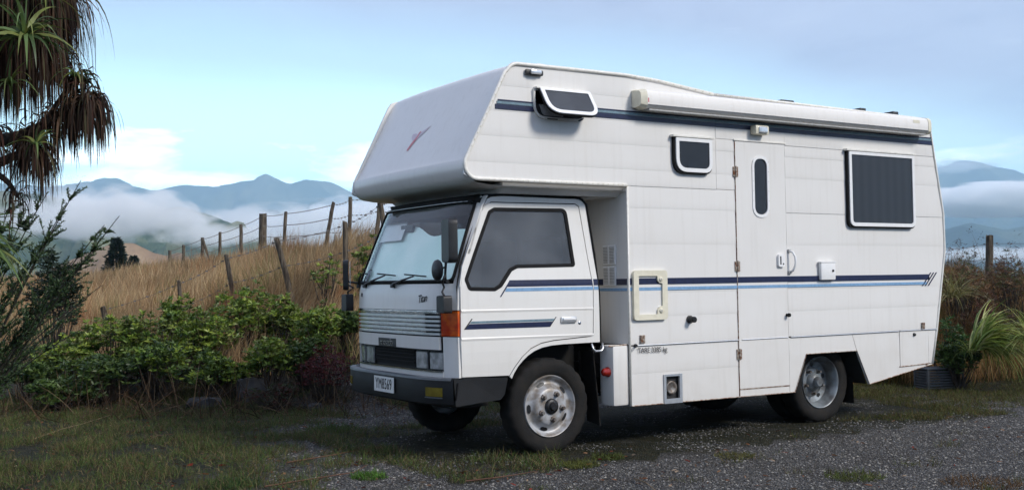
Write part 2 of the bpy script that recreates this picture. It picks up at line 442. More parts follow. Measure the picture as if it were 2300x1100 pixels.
# skirt below the drip line
hh = [(2.565, 0.355), (2.740, 0.355), (2.740, 0.568), (2.565, 0.568)]
side_panel([(2.213, 0.337), (3.4285, 0.331), (3.4285, 0.60), (2.213, 0.60)], 0.33, 0.60, name='skirt_panel', holes=[hh])
side_panel([(2.213, 0.6006), (3.4285, 0.6006), (3.4285, 0.828), (2.213, 0.828)], 0.60, 0.828, name='skirt_panel')
side_panel([(4.0635, 0.331), (4.125, 0.327), (4.285, 0.667), (4.975, 0.667), (4.918, 0.828), (4.0635, 0.828)], 0.60, 0.828, name='skirt_panel')
side_panel([(4.924, 0.828), (4.985, 0.660), (5.145, 0.337), (6.103, 0.481), (6.105, 0.488), (5.608, 0.476), (5.604, 0.828)], 0.60, 0.828, name='skirt_panel')
C(plate('side_locker_hatch', [(5.613, 0.486), (6.044, 0.496), (6.054, 0.822), (5.613, 0.826)], M['side'], None, -0.004, 0.02))
side_panel([(6.050, 0.497), (6.106, 0.492), (6.187, 0.828), (6.060, 0.828)], 0.60, 0.828, name='skirt_panel')
mb = MB(); mb.tube([(5.60, -.003, .481), (6.05, -.003, .490)], .006, 6); mb.box((6.005, -.012, .476), (6.02, 0, .492))
C(mb.build('hatch_hinge', M['rust']))
mb = MB(); mb.lathe([(0, -.02), (.014, -.02), (.018, -.006), (.02, .0)], (5.83, 0, .79), 14); C(mb.build('hatch_lock', M['blackpl'], smooth=True))
# core behind the panels: dark liner so that gaps read as gaps
core = [(x*1.0, z) for x, z in offset(OUT, -0.012)]
C(plate('liner', core, M['under'], None, 0.022, 0.012))
C(plate('liner', [(2.22, .34), (4.12, .335), (4.27, .672), (4.27, .83), (2.22, .83)], M['under'], None, 0.022, 0.012))
C(plate('liner', [(4.99, .672), (5.15, .345), (6.10, .49), (6.18, .83), (4.99, .83)], M['under'], None, 0.022, 0.012))
C(plate('far_side_wall', OUT, M['side'], None, BW-0.02, 0.02))
C(plate('far_side_skirt', [(2.213, .337), (4.125, .327), (4.285, .667), (4.954, .667), (5.145, .337), (6.103, .481), (6.187, .828), (2.213, .828)], M['side'], None, BW-0.02, 0.02))
# moulded over-cab nose and roof
def arc(c, r, a0, a1, n=8): return [(c[0]+r*math.cos(R(a0+(a1-a0)*i/n)), c[1]+r*math.sin(R(a0+(a1-a0)*i/n))) for i in range(n+1)]
nose_path = [(1.9, 3.092), (1.55, 3.092), (1.26, 3.090)] + arc((1.17, 2.975), 0.112, 88, 152, 7) + [(1.045, 2.98), (0.95, 2.80), (0.85, 2.61), (0.76, 2.44), (0.69, 2.315)] + arc((0.785, 2.262), 0.124, 154, 262, 10) + [(0.86, 2.128), (1.0, 2.120), (1.2, 2.118), (1.6, 2.118), (2.2, 2.118)]
def nosefn(x, y, z):
    t = abs(2*y/BW - 1); b = 0.035*(1-t**3); k = max(0, min(1, (1.35-x)/0.5))
    return (x - b*k, y, z + b*0.4*max(0, min(1, (z-2.9)/.15)) - (1-t**8)*0.012*(1 if z < 2.2 else 0))
C(strip('over_cab_nose', nose_path, 0.0, BW, M['nose'], None, 16, fn=nosefn, sharp=60))
roof_path = [(1.9, 3.090), (2.214, 3.088), (2.55, 3.069), (3.184, 3.004), (4.6, 2.990), (6.09, 2.976), (6.13, 2.965), (6.155, 2.94)]
C(strip('roof', roof_path, 0.0, BW, M['nose'], None, 6, fn=lambda x, y, z: (x, y, z+0.012*math.sin(math.pi*y/BW)), sharp=20))
C(strip('rear_wall', [(6.15, 2.95), (6.341, 2.013), (6.346, 1.645), (6.189, .838), (6.105, .485)], 0.0, BW, M['side'], None, 2, sharp=20))
C(strip('underfloor', [(2.22, .40), (4.1, .40)], 0.03, BW-.03, M['under'], None, 1)); C(strip('underfloor', [(5.1, .45), (6.1, .50)], 0.03, BW-.03, M['under'], None, 1))
# bead round the side panel edge
bead = [(2.20, -.004, 2.166), (1.4, -.004, 2.166), (0.80, -.004, 2.167)] + [(x, -.004, z) for x, z in arc((0.755, 2.275), 0.108, 265, 160, 9)] + [(0.70, -.004, 2.40), (0.86, -.004, 2.70), (1.02, -.004, 3.01)] + [(x, -.004, z) for x, z in arc((1.135, 2.975), 0.106, 150, 92, 6)] + [(1.6, -.004, 3.085), (2.214, -.004, 3.086), (2.55, -.004, 3.068), (3.184, -.004, 3.003)]
mb = MB(); mb.tube(bead, 0.016, 8); C(mb.build('edge_bead', M['trim'], smooth=True))
mb = MB(); mb.tube([(3.184, -.004, 3.003), (4.5, -.004, 2.992), (6.11, -.004, 2.975), (6.155, -.004, 2.945), (6.345, -.004, 2.01), (6.352, -.004, 1.645), (6.19, -.004, .83), (6.106, -.004, .486)], 0.012, 8); C(mb.build('edge_bead', M['trim'], smooth=True))
mb = MB(); mb.tube([(2.207, -.002, .34), (2.207, -.002, 2.16)], .010, 6); C(mb.build('corner_trim', M['trim'], smooth=True))
mb = MB()
for x0, x1 in ((2.26, 3.425), (3.47, 4.045), (4.085, 5.60), (5.615, 6.185)): mb = MB(); mb.tube([(x0, -.008, .834), (x1, -.008, .834)], .0055, 6); C(mb.build('drip_rail', M['alu']))

mb = MB(); mb.lathe([(0, -.022), (.012, -.022), (.016, -.01), (.016, 0)], (2.262, 0, .834), 10); C(mb.build('rail_end_cap', M['blackpl']))
mb = MB(); mb.tube([(2.214, -.006, .338), (4.125, -.006, .328), (4.283, -.006, .668), (4.977, -.006, .668), (5.147, -.006, .338), (6.10, -.006, .482)], .0045, 5); C(mb.build('skirt_edge', M['rust']))
# seams with small rivets
for a, b in (((3.208, 2.62), (3.208, 2.83)), ((2.25, 2.163), (3.2, 2.163)), ((4.07, 1.976), (4.86, 1.976)), ((5.89, 1.976), (6.33, 1.976)), ((4.07, 2.596), (4.85, 2.596)), ((5.86, 2.596), (6.22, 2.596))):
    mb = MB(); mb.tube([(a[0], -.001, a[1]), (b[0], -.001, b[1])], .0028, 5); C(mb.build('panel_seam', M['greypl']))
mb = MB()
for i in range(46):
    x = 2.3 + i*.0835; z = np.interp(x, [2.214, 2.55, 3.184, 6.1], [3.09, 3.07, 3.007, 2.976])
    mb.box((x, -.023, z-.012), (x+.010, -.019, z-.002))
for i in range(26): x = .85 + i*.052; mb.box((x, -.022, 2.163), (x+.007, -.019, 2.170))
for i in range(12): t = i/11; x, z = .70+.30*t, 2.41+.56*t; mb.box((x, -.022, z), (x+.008, -.019, z+.008))
tag(C(mb.build('rivets', M['cream'])), kind='stuff')

# walls at the step behind the cab
C(pobj('cab_back_wall', [(2.2, 0, .845), (2.2, BW, .845), (2.2, BW, 2.168), (2.2, 0, 2.168)], [(0, 1, 2, 3)], M['side']))
mb = MB(); mb.box((2.04, 0.012, .345), (2.208, .20, .842), .022); C(mb.build('skirt_corner', M['side'], sharp=40))
mb = MB(); mb.add([(1.0, .02, 2.150), (2.199, .02, 2.150), (2.199, .115, 2.075), (1.05, .115, 2.075), (1.0, BW-.02, 2.150), (2.199, BW-.02, 2.150), (2.199, BW-.115, 2.075), (1.05, BW-.115, 2.075)],
    [(0, 3, 2, 1), (4, 5, 6, 7), (3, 7, 6, 2), (0, 4, 7, 3)]); C(mb.build('over_cab_fairing', M['side']))
mb = MB(); mb.tube([(2.0, .02, .838), (2.2, .02, .845)], .006, 6); C(mb.build('wall_bottom_trim', M['rust']))

def ring(name, outer, inner, material, parent, y, th, sharp=None): return plate(name, outer, material, parent, y, th, [inner], sharp=sharp)
# stripes
YS = -.0082
def decal(name, poly, m_, y=YS, th=.0118): return C(plate(name, poly, m_, None, y, th))
def side_stripe(z0, z1, x0, x1, m_, cuts=(3.208, 3.43, 4.062), y=YS):
    xs = [x0] + [c for c in cuts if x0 < c < x1] + [x1]
    for a, b in zip(xs, xs[1:]): decal('stripe', [(a+.001, z0), (b-.001, z0), (b-.001, z1), (a+.001, z1)], m_, y)
side_stripe(2.715, 2.752, .925, 6.195, M['navy'], (3.208,))
side_stripe(2.756, 2.776, .94, 6.19, M['teal'], (3.208,))
side_stripe(2.779, 2.790, .95, 6.185, M['navy'], (3.208,))
side_stripe(1.340, 1.392, 2.212, 2.235, M['navy']); side_stripe(1.340, 1.392, 2.600, 6.09, M['navy'], (3.43, 4.062))
side_stripe(1.289, 1.316, 2.212, 6.045, M['ltblue'], (3.43, 4.062))
decal('stripe', [(6.091, 1.34), (6.058, 1.34), (6.091, 1.392)], M['navy'])
for k in range(3):
    x = 5.975 + k*.045; decal('slash_stripe', [(x, 1.276), (x+.014, 1.276), (x+.150, 1.410), (x+.136, 1.410)], M['navy'], YS-.001)
C(plate('stripe', [(2.199, 0), (2.2, 0), (2.2, .001), (2.199, .001)], M['navy'], None, .0, .001))
def xdecal(name, y0, y1, z0, z1, m_, x=2.196, parent=None): 
    mb = MB(); mb.box((x, y0, z0), (x+.004, y1, z1)); return C(mb.build(name, m_), parent)
xdecal('stripe', .012, .60, 1.338, 1.390, M['navy']); xdecal('stripe', .012, .60, 1.288, 1.312, M['ltblue'])

# windows
def side_window(x0, x1, z0, z1, rad, m_pane, hinge=True):
    g = plate('window_gasket', rpoly([(x0, z1), (x1, z1), (x1, z0), (x0, z0)], rad), M['black'], None, -.034, .035); C(g)
    o = rpoly([(x0+.016, z1-.008), (x1-.006, z1-.008), (x1-.006, z0+.014), (x0+.016, z0+.014)], rad)
    i = rpoly([(x0+.050, z1-.038), (x1-.040, z1-.038), (x1-.040, z0+.048), (x0+.050, z0+.048)], [max(.0, r-.034) for r in rad])
    win = ring('window_frame', o, i, M['alu'] if False else M['whitepl'], None, -.046, .02, 40); C(win)
    pane = plate('pane', offset(i, .006), m_pane, None, -.036, .006); own(pane, win)
    if hinge:
        mb = MB(); mb.box((x0-.02, -.052, z1-.004), (x1+.02, -.0, z1+.016), .004); own(mb.build('window_hinge_rail', M['trim']), win)
    return win
side_window(2.70, 3.135, 2.285, 2.60, [0.01, 0.01, .09, .12], M['acrylic'])
side_window(4.875, 5.86, 1.85, 2.592, [0.01, 0.01, .07, .07], M['acrylic'])
# faint curtain folds behind the smoked pane
for p in [o for o in col.objects if o.name.startswith('pane')][-1:]:
    mm = M['acrylic'].copy(); mm.name = 'smoked_acrylic_curtain'; nt = mm.node_tree; b = nt.nodes['Principled BSDF']
    wv = nt.nodes.new('ShaderNodeTexWave'); wv.inputs['Scale'].default_value = 2.6; wv.inputs['Distortion'].default_value = 1.5; wv.inputs['Detail'].default_value = 2
    t_ = nt.nodes.new('ShaderNodeTexCoord'); mp = nt.nodes.new('ShaderNodeMapping'); mp.inputs['Scale'].default_value = (1, 1, .03); nt.links.new(t_.outputs['Object'], mp.inputs[0]); nt.links.new(mp.outputs[0], wv.inputs[0])
    r_ = nt.nodes.new('ShaderNodeValToRGB'); r_.color_ramp.elements[0].color = (.026, .026, .029, 1); r_.color_ramp.elements[1].color = (.032, .032, .035, 1); nt.links.new(wv.outputs[0], r_.inputs[0]); nt.links.new(r_.outputs[0], b.inputs['Base Color'])
    p.data.materials[0] = mm
# over-cab window, hinged open
hx0, hx1, hz0, hz1 = 1.275, 1.80, 2.665, 2.90
ho = rpoly([(hx0, hz1), (hx1, hz1), (hx1, hz0), (hx0, hz0)], [.01, .01, .12, .12])
hi = offset(ho, -.016)
w1 = ring('window_frame', ho, hi, M['trim'], None, -.022, .022); C(w1)
own(plate('window_opening', hi, M['dark'], None, -.013, .006), w1)
own(plate('blind', rpoly([(1.33, 2.78), (1.56, 2.78), (1.56, 2.69), (1.36, 2.69)], [0, 0, 0, .05]), M['greypl'], None, -.0145, .001), w1)
own(plate('sealant', rpoly([(1.40, 2.669), (1.50, 2.669), (1.50, 2.662), (1.40, 2.662)], 0), M['ink'], None, -.024, .003), w1)
own(plate('sealant', rpoly([(1.70, 2.672), (1.755, 2.692), (1.752, 2.680), (1.71, 2.662)], 0), M['ink'], None, -.024, .003), w1)
mb = MB(); mb.box((1.285, -.05, 2.897), (1.80, 0, 2.912), .004); own(mb.build('window_hinge_rail', M['trim']), w1)
th_ = R(33)
def flap(x, y, z):   # rotate out about the hinge line
    dz_ = z - 2.900; dy_ = y + .045
    return (x, -.045 + dy_*math.cos(th_) + dz_*math.sin(th_), 2.900 + dz_*math.cos(th_) - dy_*math.sin(th_))
fo = rpoly([(1.31, 2.895), (1.80, 2.895), (1.80, 2.64), (1.31, 2.64)], [.01, .01, .11, .13]); fi = offset(rpoly([(1.345, 2.872), (1.770, 2.872), (1.770, 2.672), (1.345, 2.672)], [.01, .01, .08, .10]), 0)
def flapplate(name, outer, holes, y, th, m_, parent):
    o = plate(name, outer, m_, None, y, th, holes)
    for v in o.data.vertices: v.co = flap(*v.co)
    return own(o, parent)
fl = plate('opened_window_flap', fo, M['whitepl'], None, -.060, .010, [fi])
for v in fl.data.vertices: v.co = flap(*v.co)
C(fl)
flapplate('pane', offset(fi, .004), [], -.054, .004, M['acrylic2'], fl)
flapplate('flap_gasket', offset(fo, .004), [offset(fi, -.0)], -.050, .018, M['black'], fl)
# door
DO = [(3.434, .402), (4.056, .398), (4.056, 2.604), (3.434, 2.604)]
ovl = rpoly([(3.658, 2.462), (3.826, 2.462), (3.826, 1.948), (3.658, 1.948)], .0835, 9)
door = plate('entry_door', DO, M['side'], None, -.006, .02, [ovl]); C(door)
own(ring('window_frame', offset(ovl, .022), offset(ovl, -.004), M['whitepl'], None, -.013, .012, 40), door)
own(plate('pane', offset(ovl, .002), M['acrylic'], None, -.001, .006), door)
mb = MB()
for k in range(6):
    for s in (-1, 1): mb.lathe([(0, -.0015), (.0035, -.001), (.004, 0)], (3.742+s*.096, -.013, 1.99+k*.088), 6)
tag(own(mb.build('screws', M['greypl']), door), kind='stuff')
C(plate('step_flap', [(3.436, .332), (4.056, .330), (4.056, .385), (3.436, .389)], M['side'], None, -.004, .018))
mb = MB(); mb.tube([(3.436, -.003, .3955), (4.056, -.003, .392)], .004, 6); C(mb.build('step_seam', M['rust']))
mb = MB(); mb.box((3.42, -.014, 2.606), (4.075, 0, 2.622), .003); C(mb.build('door_drip_strip', M['trim']))
mb = MB(); mb.tube([(3.431, -.006, .34), (3.431, -.006, 2.60)], .0045, 6); C(mb.build('door_jamb', M['rust']))
for z in (2.328, 1.486, .707):
    mb = MB(); mb.box((3.405, -.012, z-.045), (3.428, -.002, z+.045), .003); mb.box((3.436, -.014, z-.045), (3.462, -.004, z+.045), .003); mb.tube([(3.432, -.016, z-.05), (3.432, -.016, z+.05)], .008, 8)
    for q in (-.028, .028): mb.box((3.412, -.016, z+q-.004), (3.420, -.012, z+q+.004)); mb.box((3.446, -.018, z+q-.004), (3.454, -.013, z+q+.004))
    own(mb.build('hinge', M['rust']), door)
lk = plate('door_lock', rpoly([(3.930, 1.595), (4.010, 1.595), (4.010, 1.478), (3.930, 1.478)], .022), M['whitepl'], None, -.028, .022, sharp=40); own(lk, door)
mb = MB(); mb.box((3.948, -.031, 1.50), (3.962, -.027, 1.575), .002); mb.lathe([(0, -.032), (.007, -.032), (.008, -.026)], (3.988, 0, 1.505), 10)
o = mb.build('lock_pull', M['blackpl']); own(o, door)
gh = MB(); gh.tube([(4.085, -.01, 1.625), (4.095, -.045, 1.610), (4.105, -.062, 1.57), (4.107, -.066, 1.53), (4.105, -.062, 1.49), (4.095, -.045, 1.445), (4.085, -.01, 1.428)], .011, 8)
gh = gh.build('grab_handle', M['whitepl'], smooth=True); C(gh)
mb = MB(); mb.box((4.068, -.022, 1.612), (4.102, -.004, 1.64), .004); mb.box((4.066, -.022, 1.413), (4.104, -.004, 1.441), .004); own(mb.build('handle_foot', M['greypl']), gh)
# filler box, cassette hatch frame, knobs, latches
fb = MB(); fb.box((4.468, -.045, 1.352), (4.665, -.008, 1.522), .012); fb = fb.build('filler_box', M['whitepl'], sharp=50); C(fb)
mb = MB(); mb.lathe([(0, -.052), (.011, -.052), (.013, -.044)], (4.625, 0, 1.438), 12); own(mb.build('box_lock', M['blackpl']), fb)
mb = MB(); mb.box((4.462, -.05, 1.515), (4.67, -.008, 1.524), .003); own(mb.build('box_lid', M['whitepl']), fb)
hf_o = rpoly([(2.238, 1.458), (2.602, 1.458), (2.602, 1.043), (2.238, 1.043)], .035); hf_i = [(2.292, 1.410), (2.492, 1.410)] + [(2.496, 1.372), (2.515, 1.352), (2.547, 1.348)] + [(2.547, 1.160)] + [(2.51, 1.150), (2.492, 1.128), (2.490, 1.090)] + [(2.292, 1.090)]
cf = ring('service_hatch_frame', hf_o, hf_i, M['cream'], None, -.030, .028, 30); C(cf)
own(plate('hatch_panel', [(2.285, 1.415), (2.555, 1.415), (2.555, 1.083), (2.285, 1.083)], M['side'], None, -.0135, .004), cf)
own(plate('stripe', [(2.29, 1.34), (2.55, 1.34), (2.55, 1.392), (2.29, 1.392)], M['navy'], None, -.0150, .001), cf)
own(plate('stripe', [(2.29, 1.289), (2.55, 1.289), (2.55, 1.316), (2.29, 1.316)], M['ltblue'], None, -.0150, .001), cf)
for z in (1.382, 1.118):
    mb = MB(); mb.lathe([(0, -.040), (.012, -.040), (.019, -.036), (.021, -.028)], (2.527, 0, z), 16); own(mb.build('hatch_lock', M['cream'], smooth=True), cf)
    mb = MB(); mb.box((2.523, -.0425, z-.008), (2.530, -.038, z+.008)); own(mb.build('lock_slot', M['greypl']), cf)
mb = MB(); mb.lathe([(0, -.075), (.022, -.075), (.026, -.07), (.026, -.02), (.034, -.018), (.034, 0)], (2.862, 0, 1.033), 18); C(mb.build('flue_cap', M['hub'], smooth=True, sharp=40))
mb = MB(); mb.lathe([(0, -.045), (.017, -.045), (.019, -.03), (.012, -.015), (.016, 0)], (4.038, 0, 1.037), 14); C(mb.build('door_stop', M['black'], smooth=True, sharp=40))
for x, z in ((2.335, .885), (5.97, .872)):
    mb = MB(); mb.box((x-.026, -.012, z-.034), (x+.028, -.004, z+.034), .003); mb.tube([(x-.018, -.016, z-.033), (x-.018, -.016, z+.033)], .006, 6)
    for q in (-.02, .02): mb.box((x+.008, -.017, z+q-.005), (x+.018, -.011, z+q+.005))
    C(mb.build('locker_latch', M['rust']))
# heater outlet in the skirt
ht = ring('heater_outlet_frame', [(2.560, .332), (2.758, .332), (2.758, .578), (2.560, .578)], [(2.580, .372), (2.728, .372), (2.728, .560), (2.580, .560)], M['alu'], None, -.016, .015); C(ht)
own(plate('outlet_recess', [(2.57, .365), (2.735, .365), (2.735, .565), (2.57, .565)], M['dark'], None, .02, .004), ht)
mb = MB(); mb.lathe([(.0, .012), (.04, .010), (.055, -.002), (.058, .018)], (2.655, 0, .462), 20); own(mb.build('exhaust_disc', M['nut'], smooth=True), ht)
t_ = text_obj('lettering', 'TARE 3385 kg', .062, M['ink'], None, Vector((2.44, -.0135, .790)), Matrix.Rotation(R(90), 3, 'X'), .0008, .88); C(t_)
mb = MB(); mb.add([(2.215, -.012, .835), (2.245, -.012, .80), (2.225, -.012, .79)], [(0, 1, 2)]); C(mb.build('sealant', M['greypl']))
# louvre vents on the wall behind the cab
for z0 in (1.515, 1.338):
    for y0 in (.16, .245):
        mb = MB(); mb.box((2.186, y0-.008, z0-.004), (2.198, y0+.076, z0+.160), .003); v_ = mb.build('vent', M['whitepl']); C(v_)
        for k in range(11):
            mb = MB(); mb.box((2.181, y0+.004, z0+.010+k*.0128), (2.187, y0+.064, z0+.0165+k*.0128)); o = mb.build('louvre', M['greypl']); own(o, v_)
mb = MB(); 
prof = [(0, -.0), (.022, -.002), (.034, -.012), (.036, -.03), (.042, -.034), (.042, -.05)]
v = []; f = []; n = 18
for r, d in [(a, b) for a, b in [(0.001, -.062), (.020, -.060), (.032, -.046), (.035, -.016), (.042, -.012), (.042, 0)]]:
    for k in range(n): a = 2*math.pi*k/n; v.append((2.04+d, .083+r*math.cos(a), .624+r*math.sin(a)))
for i in range(5):
    for k in range(n): f.append((i*n+k, i*n+(k+1)%n, (i+1)*n+(k+1)%n, (i+1)*n+k))
C(pobj('red_side_reflector', v, f, M['redlens'], smooth=True))
# awning
mbp = [(-.004, 2.812), (-.030, 2.800), (-.075, 2.800), (-.120, 2.806), (-.142, 2.826), (-.146, 2.855), (-.146, 2.905), (-.138, 2.938), (-.115, 2.958), (-.06, 2.968), (-.004, 2.972)]
def sweep_x(prof_yz, x0, x1, name, m_, parent, xs=None):
    v = [(x, y, z) for x in (x0, x1) for y, z in prof_yz]; n = len(prof_yz)
    f = [(i, (i+1) % n, n+(i+1) % n, n+i) for i in range(n)] + [tuple(range(n))[::-1], tuple(range(n, 2*n))]
    mb = MB(); mb.add(v, f); return mb.build(name, m_, parent, sharp=32)
aw = sweep_x(mbp, 2.32, 5.96, 'awning_case', M['nose'], None); C(aw)
for x0, x1 in ((2.27, 2.325), (5.955, 6.0)):
    pr_ = [(y*1.03, 2.886+(z-2.886)*1.05) for y, z in mbp]; o = sweep_x(pr_, x0, x1, 'awning_end_cap', M['cream'], None)
    if x0 < 3:
        for v_ in o.data.vertices:
            if v_.co.x < 2.30: v_.co.y *= .86; v_.co.z = 2.886 + (v_.co.z-2.886)*.8
    own(o, aw)
mb = MB(); mb.tube([(2.33, -.147, 2.832), (5.955, -.147, 2.832)], .003, 5); own(mb.build('lead_bar_groove', M['greypl']), aw)
mb = MB(); mb.box((2.36, -.125, 2.786), (5.95, -.055, 2.801), .004); own(mb.build('lead_bar', M['greypl']), aw)
mb = MB(); mb.box((2.331, -.1475, 2.850), (2.343, -.144, 2.885)); own(mb.build('awning_tab', M['red']), aw)
mb = MB(); mb.box((5.72, -.1475, 2.895), (5.82, -.1455, 2.925)); own(mb.build('awning_label', M['cream']), aw)
# marker lamp, porch lamp
lm = MB(); lm.box((1.20, -.034, 2.998), (1.365, -.004, 3.045), .014); lm = lm.build('marker_lamp', M['blackpl'], sharp=50); C(lm)
mb = MB(); mb.box((1.235, -.056, 3.006), (1.335, -.030, 3.040), .011); own(mb.build('lamp_lens', M['lens'], sharp=50), lm)
pl_ = MB(); pl_.box((3.622, -.085, 2.668), (3.79, -.008, 2.752), .018); pl_ = pl_.build('porch_lamp', M['cream'], sharp=50); C(pl_)
mb = MB(); mb.box((3.655, -.094, 2.680), (3.762, -.080, 2.738), .010); own(mb.build('lamp_lens', M['lens'], sharp=50), pl_)
# roof items
for x, w in ((4.36, .17), (5.43, .085), (5.93, .085)):
    mb = MB(); mb.box((x-w/2, .22, 2.995), (x+w/2, .22+.14, 3.055+.02), .012); C(mb.build('roof_vent', M['blackpl'], sharp=50))
for x in (1.36, 2.16, 3.42, 4.9, 5.65):
    mb = MB(); z = np.interp(x, [1.3, 2.2, 3.184, 6.1], [3.094, 3.088, 3.004, 2.976]); mb.box((x-.035, .0, z), (x+.035, .05, z+.010), .003); C(mb.build('roof_clip', M['trim']))
# emblem on the nose: faded winged figure
def nose_pt(y, z):
    x = np.interp(z, [2.315, 2.44, 2.61, 2.80, 2.98], [0.69, .76, .85, .95, 1.045]); q = nosefn(x, y, z); return (q[0]-.004, y, z)
emb = [([(1.085,2.655),(1.062,2.668),(1.048,2.655),(1.058,2.640),(1.068,2.590),(1.100,2.552),(1.135,2.506),(1.162,2.500),(1.165,2.520),(1.140,2.565),(1.112,2.600),(1.085,2.625)], 'red'),
       ([(1.062,2.645),(1.000,2.668),(.930,2.690),(.905,2.700),(.940,2.668),(.985,2.640),(1.035,2.610),(1.066,2.592)], 'pink'),
       ([(1.090,2.640),(1.140,2.655),(1.195,2.652),(1.190,2.625),(1.160,2.600),(1.120,2.590),(1.100,2.600)], 'pink')]
emblem = empty('x', (0, 0, 0), None, None)
bpy.data.objects.remove(emblem)
for poly, c_ in emb:
    ts = tessellate_polygon([[Vector((y, z, 0)) for y, z in poly]])
    vv = [nose_pt(y, z) for y, z in poly]; C(pobj('nose_emblem', vv, [tuple(t) for t in ts], M[c_]))

# ------------------------------------------------------------------ cab
YC, HW = 1.02, 0.895
ZX = [(.42, .66), (.63, .655), (.95, .650), (1.16, .648), (1.30, .655), (1.36, .666), (1.45, .695), (1.564, .739), (1.75, .810), (1.945, .888), (2.03, .925), (2.06, .955), (2.08, 1.0)]
def xf(z): return float(np.interp(z, [a for a, _ in ZX], [b for _, b in ZX]))
def tumble(z): return 0.0 if z < 1.36 else (z-1.36)*.085
def hw(z): return HW - tumble(z) - (0.012 if z < .75 else 0) * 0
def FR(t, z, out=0.0):
    """front surface of the cab: t from -1 (near side) to 1 (far side)"""
    B = float(np.interp(z, [.6, 1.3, 2.05], [.115, .12, .10]))
    x = xf(z) - B*(1-abs(t)**4.5) - out
    return (x, YC + t*hw(z), z)
def ty(y, z=1.0): return (y-YC)/hw(z)
def front_patch(name, t0, t1, zs, m_, out=0.0, nt_=20, parent=None, th=0.0, zfn=None):
    ts = [t0 + (t1-t0)*i/nt_ for i in range(nt_+1)]; v = []; f = []
    for z in zs:
        for t in ts:
            zz = zfn(t, z) if zfn else z
            v.append(FR(t, zz, out))
    n = nt_+1
    for i in range(len(zs)-1):
        for j in range(nt_): f.append((i*n+j, (i+1)*n+j, (i+1)*n+j+1, i*n+j+1))
    if th:
        k = len(v); v += [(x+th, y, z) for x, y, z in v]; m2 = len(zs)
        f += [tuple(reversed([a+k for a in q])) for q in f]
        for j in range(nt_): f.append((j, j+1, k+j+1, k+j)); a = (m2-1)*n+j; f.append((a+1, a, k+a, k+a+1))
        for i in range(m2-1): a = i*n; f.append((a+n, a, k+a, k+a+n)); b = i*n+nt_; f.append((b, b+n, k+b+n, k+b))
    mb = MB(); mb.add(v, f); o = mb.build(name, m_, None, sharp=35); return C(o, parent)
lin = lambda a, b, n: [a + (b-a)*i/n for i in range(n+1)]
# front panels
front_patch('bonnet_panel', -.995, .995, lin(1.168, 1.372, 6), M['cab'], 0, 36, th=.02)
TL = ty(.215)
front_patch('front_corner_panel', -.995, ty(.262), lin(.645, .962, 4), M['cab'], 0, 8, th=.02)
front_patch('front_corner_panel', -ty(.262), .995, lin(.645, .962, 4), M['cab'], 0, 8, th=.02)
front_patch('front_panel', ty(.290), -ty(.290), lin(.862, .962, 2), M['cab'], .012, 24, th=.02)
front_patch('front_valance', ty(.262), -ty(.262), lin(.645, .695, 2), M['cab'], .006, 24, th=.02)
front_patch('front_trim_strip', ty(.262), -ty(.262), lin(.690, .700, 1), M['chrome'], .014, 24, th=.02)
front_patch('lamp_recess', ty(.255), -ty(.255), lin(.695, .865, 2), M['dark'], -.035, 24)
front_patch('lamp_bay_grille', ty(.66), -ty(.66), lin(.715, .850, 2), M['black'], -.020, 14, th=.008)
for z in (.745, .775, .805, .83): front_patch('lower_grille_bar', ty(.665), -ty(.665), [z, z+.008], M['black'], -.005, 12, th=.02)
for s in (1, -1):
    for y0, y1 in ((.272, .425), (.470, .625)):
        a, b = (y0, y1)
        t0, t1 = (ty(a), ty(b)) if s == 1 else (-ty(b), -ty(a))
        h_ = front_patch('headlight', t0, t1, [.712, .72, .79, .830, .838], M['lens'], -.006, 5, th=.02)
        fr_ = front_patch('headlight_surround', t0-.010, t1+.010, [.703, .847], M['blackpl'], -.018, 5, th=.006, parent=h_)
# grille
gr = front_patch('radiator_grille', ty(.290), -ty(.290), lin(.966, 1.164, 3), M['dark'], -.012, 24)
for k in range(6):
    z = .974 + k*.0335
    front_patch('grille_slat', ty(.285), -ty(.285), [z, z+.004, z+.013, z+.017] if k < 5 else [z, z+.004, z+.018, z+.022], M['chrome'] if k in (5,) else M['alu'], .006, 24, th=.02, parent=gr)
front_patch('grille_chrome_backing', ty(.47), -ty(.290), lin(.985, 1.145, 1), M['chrome'], -.004, 20, parent=gr)
for s in (1, -1):
    t0, t1 = (-.999, ty(.272)) if s == 1 else (-ty(.272), .999)
    ind = front_patch('indicator_lamp', t0, t1, [.970, .976, 1.155, 1.161], M['orange'], .004, 8, th=.02)
    front_patch('lens_divider', t0, t1, [1.012, 1.016], M['redlens'], .0065, 8, parent=ind)
# badge and script
mb = MB(); bz = .893; bx = FR(ty(1.085), bz)[0] - .018
front_patch('badge_plate', ty(.935), ty(1.255), [.863, .93], M['blackpl'], .016, 6, th=.004)
RF = Matrix.Rotation(R(-90), 3, 'Z') @ Matrix.Rotation(R(90), 3, 'X')
t_ = text_obj('badge_lettering', 'mazda', .085, M['chrome'], None, Vector((FR(ty(1.09), .9)[0]-.019, 1.095, .895)), RF, .002, 1.15, spacing=1.0); C(t_)
t_ = text_obj('script_badge', 'Titan', .088, M['ink'], None, Vector((FR(ty(.50), 1.255)[0]-.004, .505, 1.255)), Matrix.Rotation(R(-93), 3, 'Z') @ Matrix.Rotation(R(90), 3, 'X') @ Matrix.Rotation(R(8), 3, 'Z'), .001, .85, shear=.35, spacing=.85); C(t_)
for v in t_.data.vertices: v.co.x = FR(ty(v.co.y), v.co.z)[0] - .003 - (.001 if v.index % 2 else 0)
mb = MB(); q = FR(ty(1.66), 1.28); mb.box((q[0]-.008, q[1]-.008, q[2]-.012), (q[0]+.004, q[1]+.008, q[2]+.02), .002); C(mb.build('washer_nozzle', M['ink']))
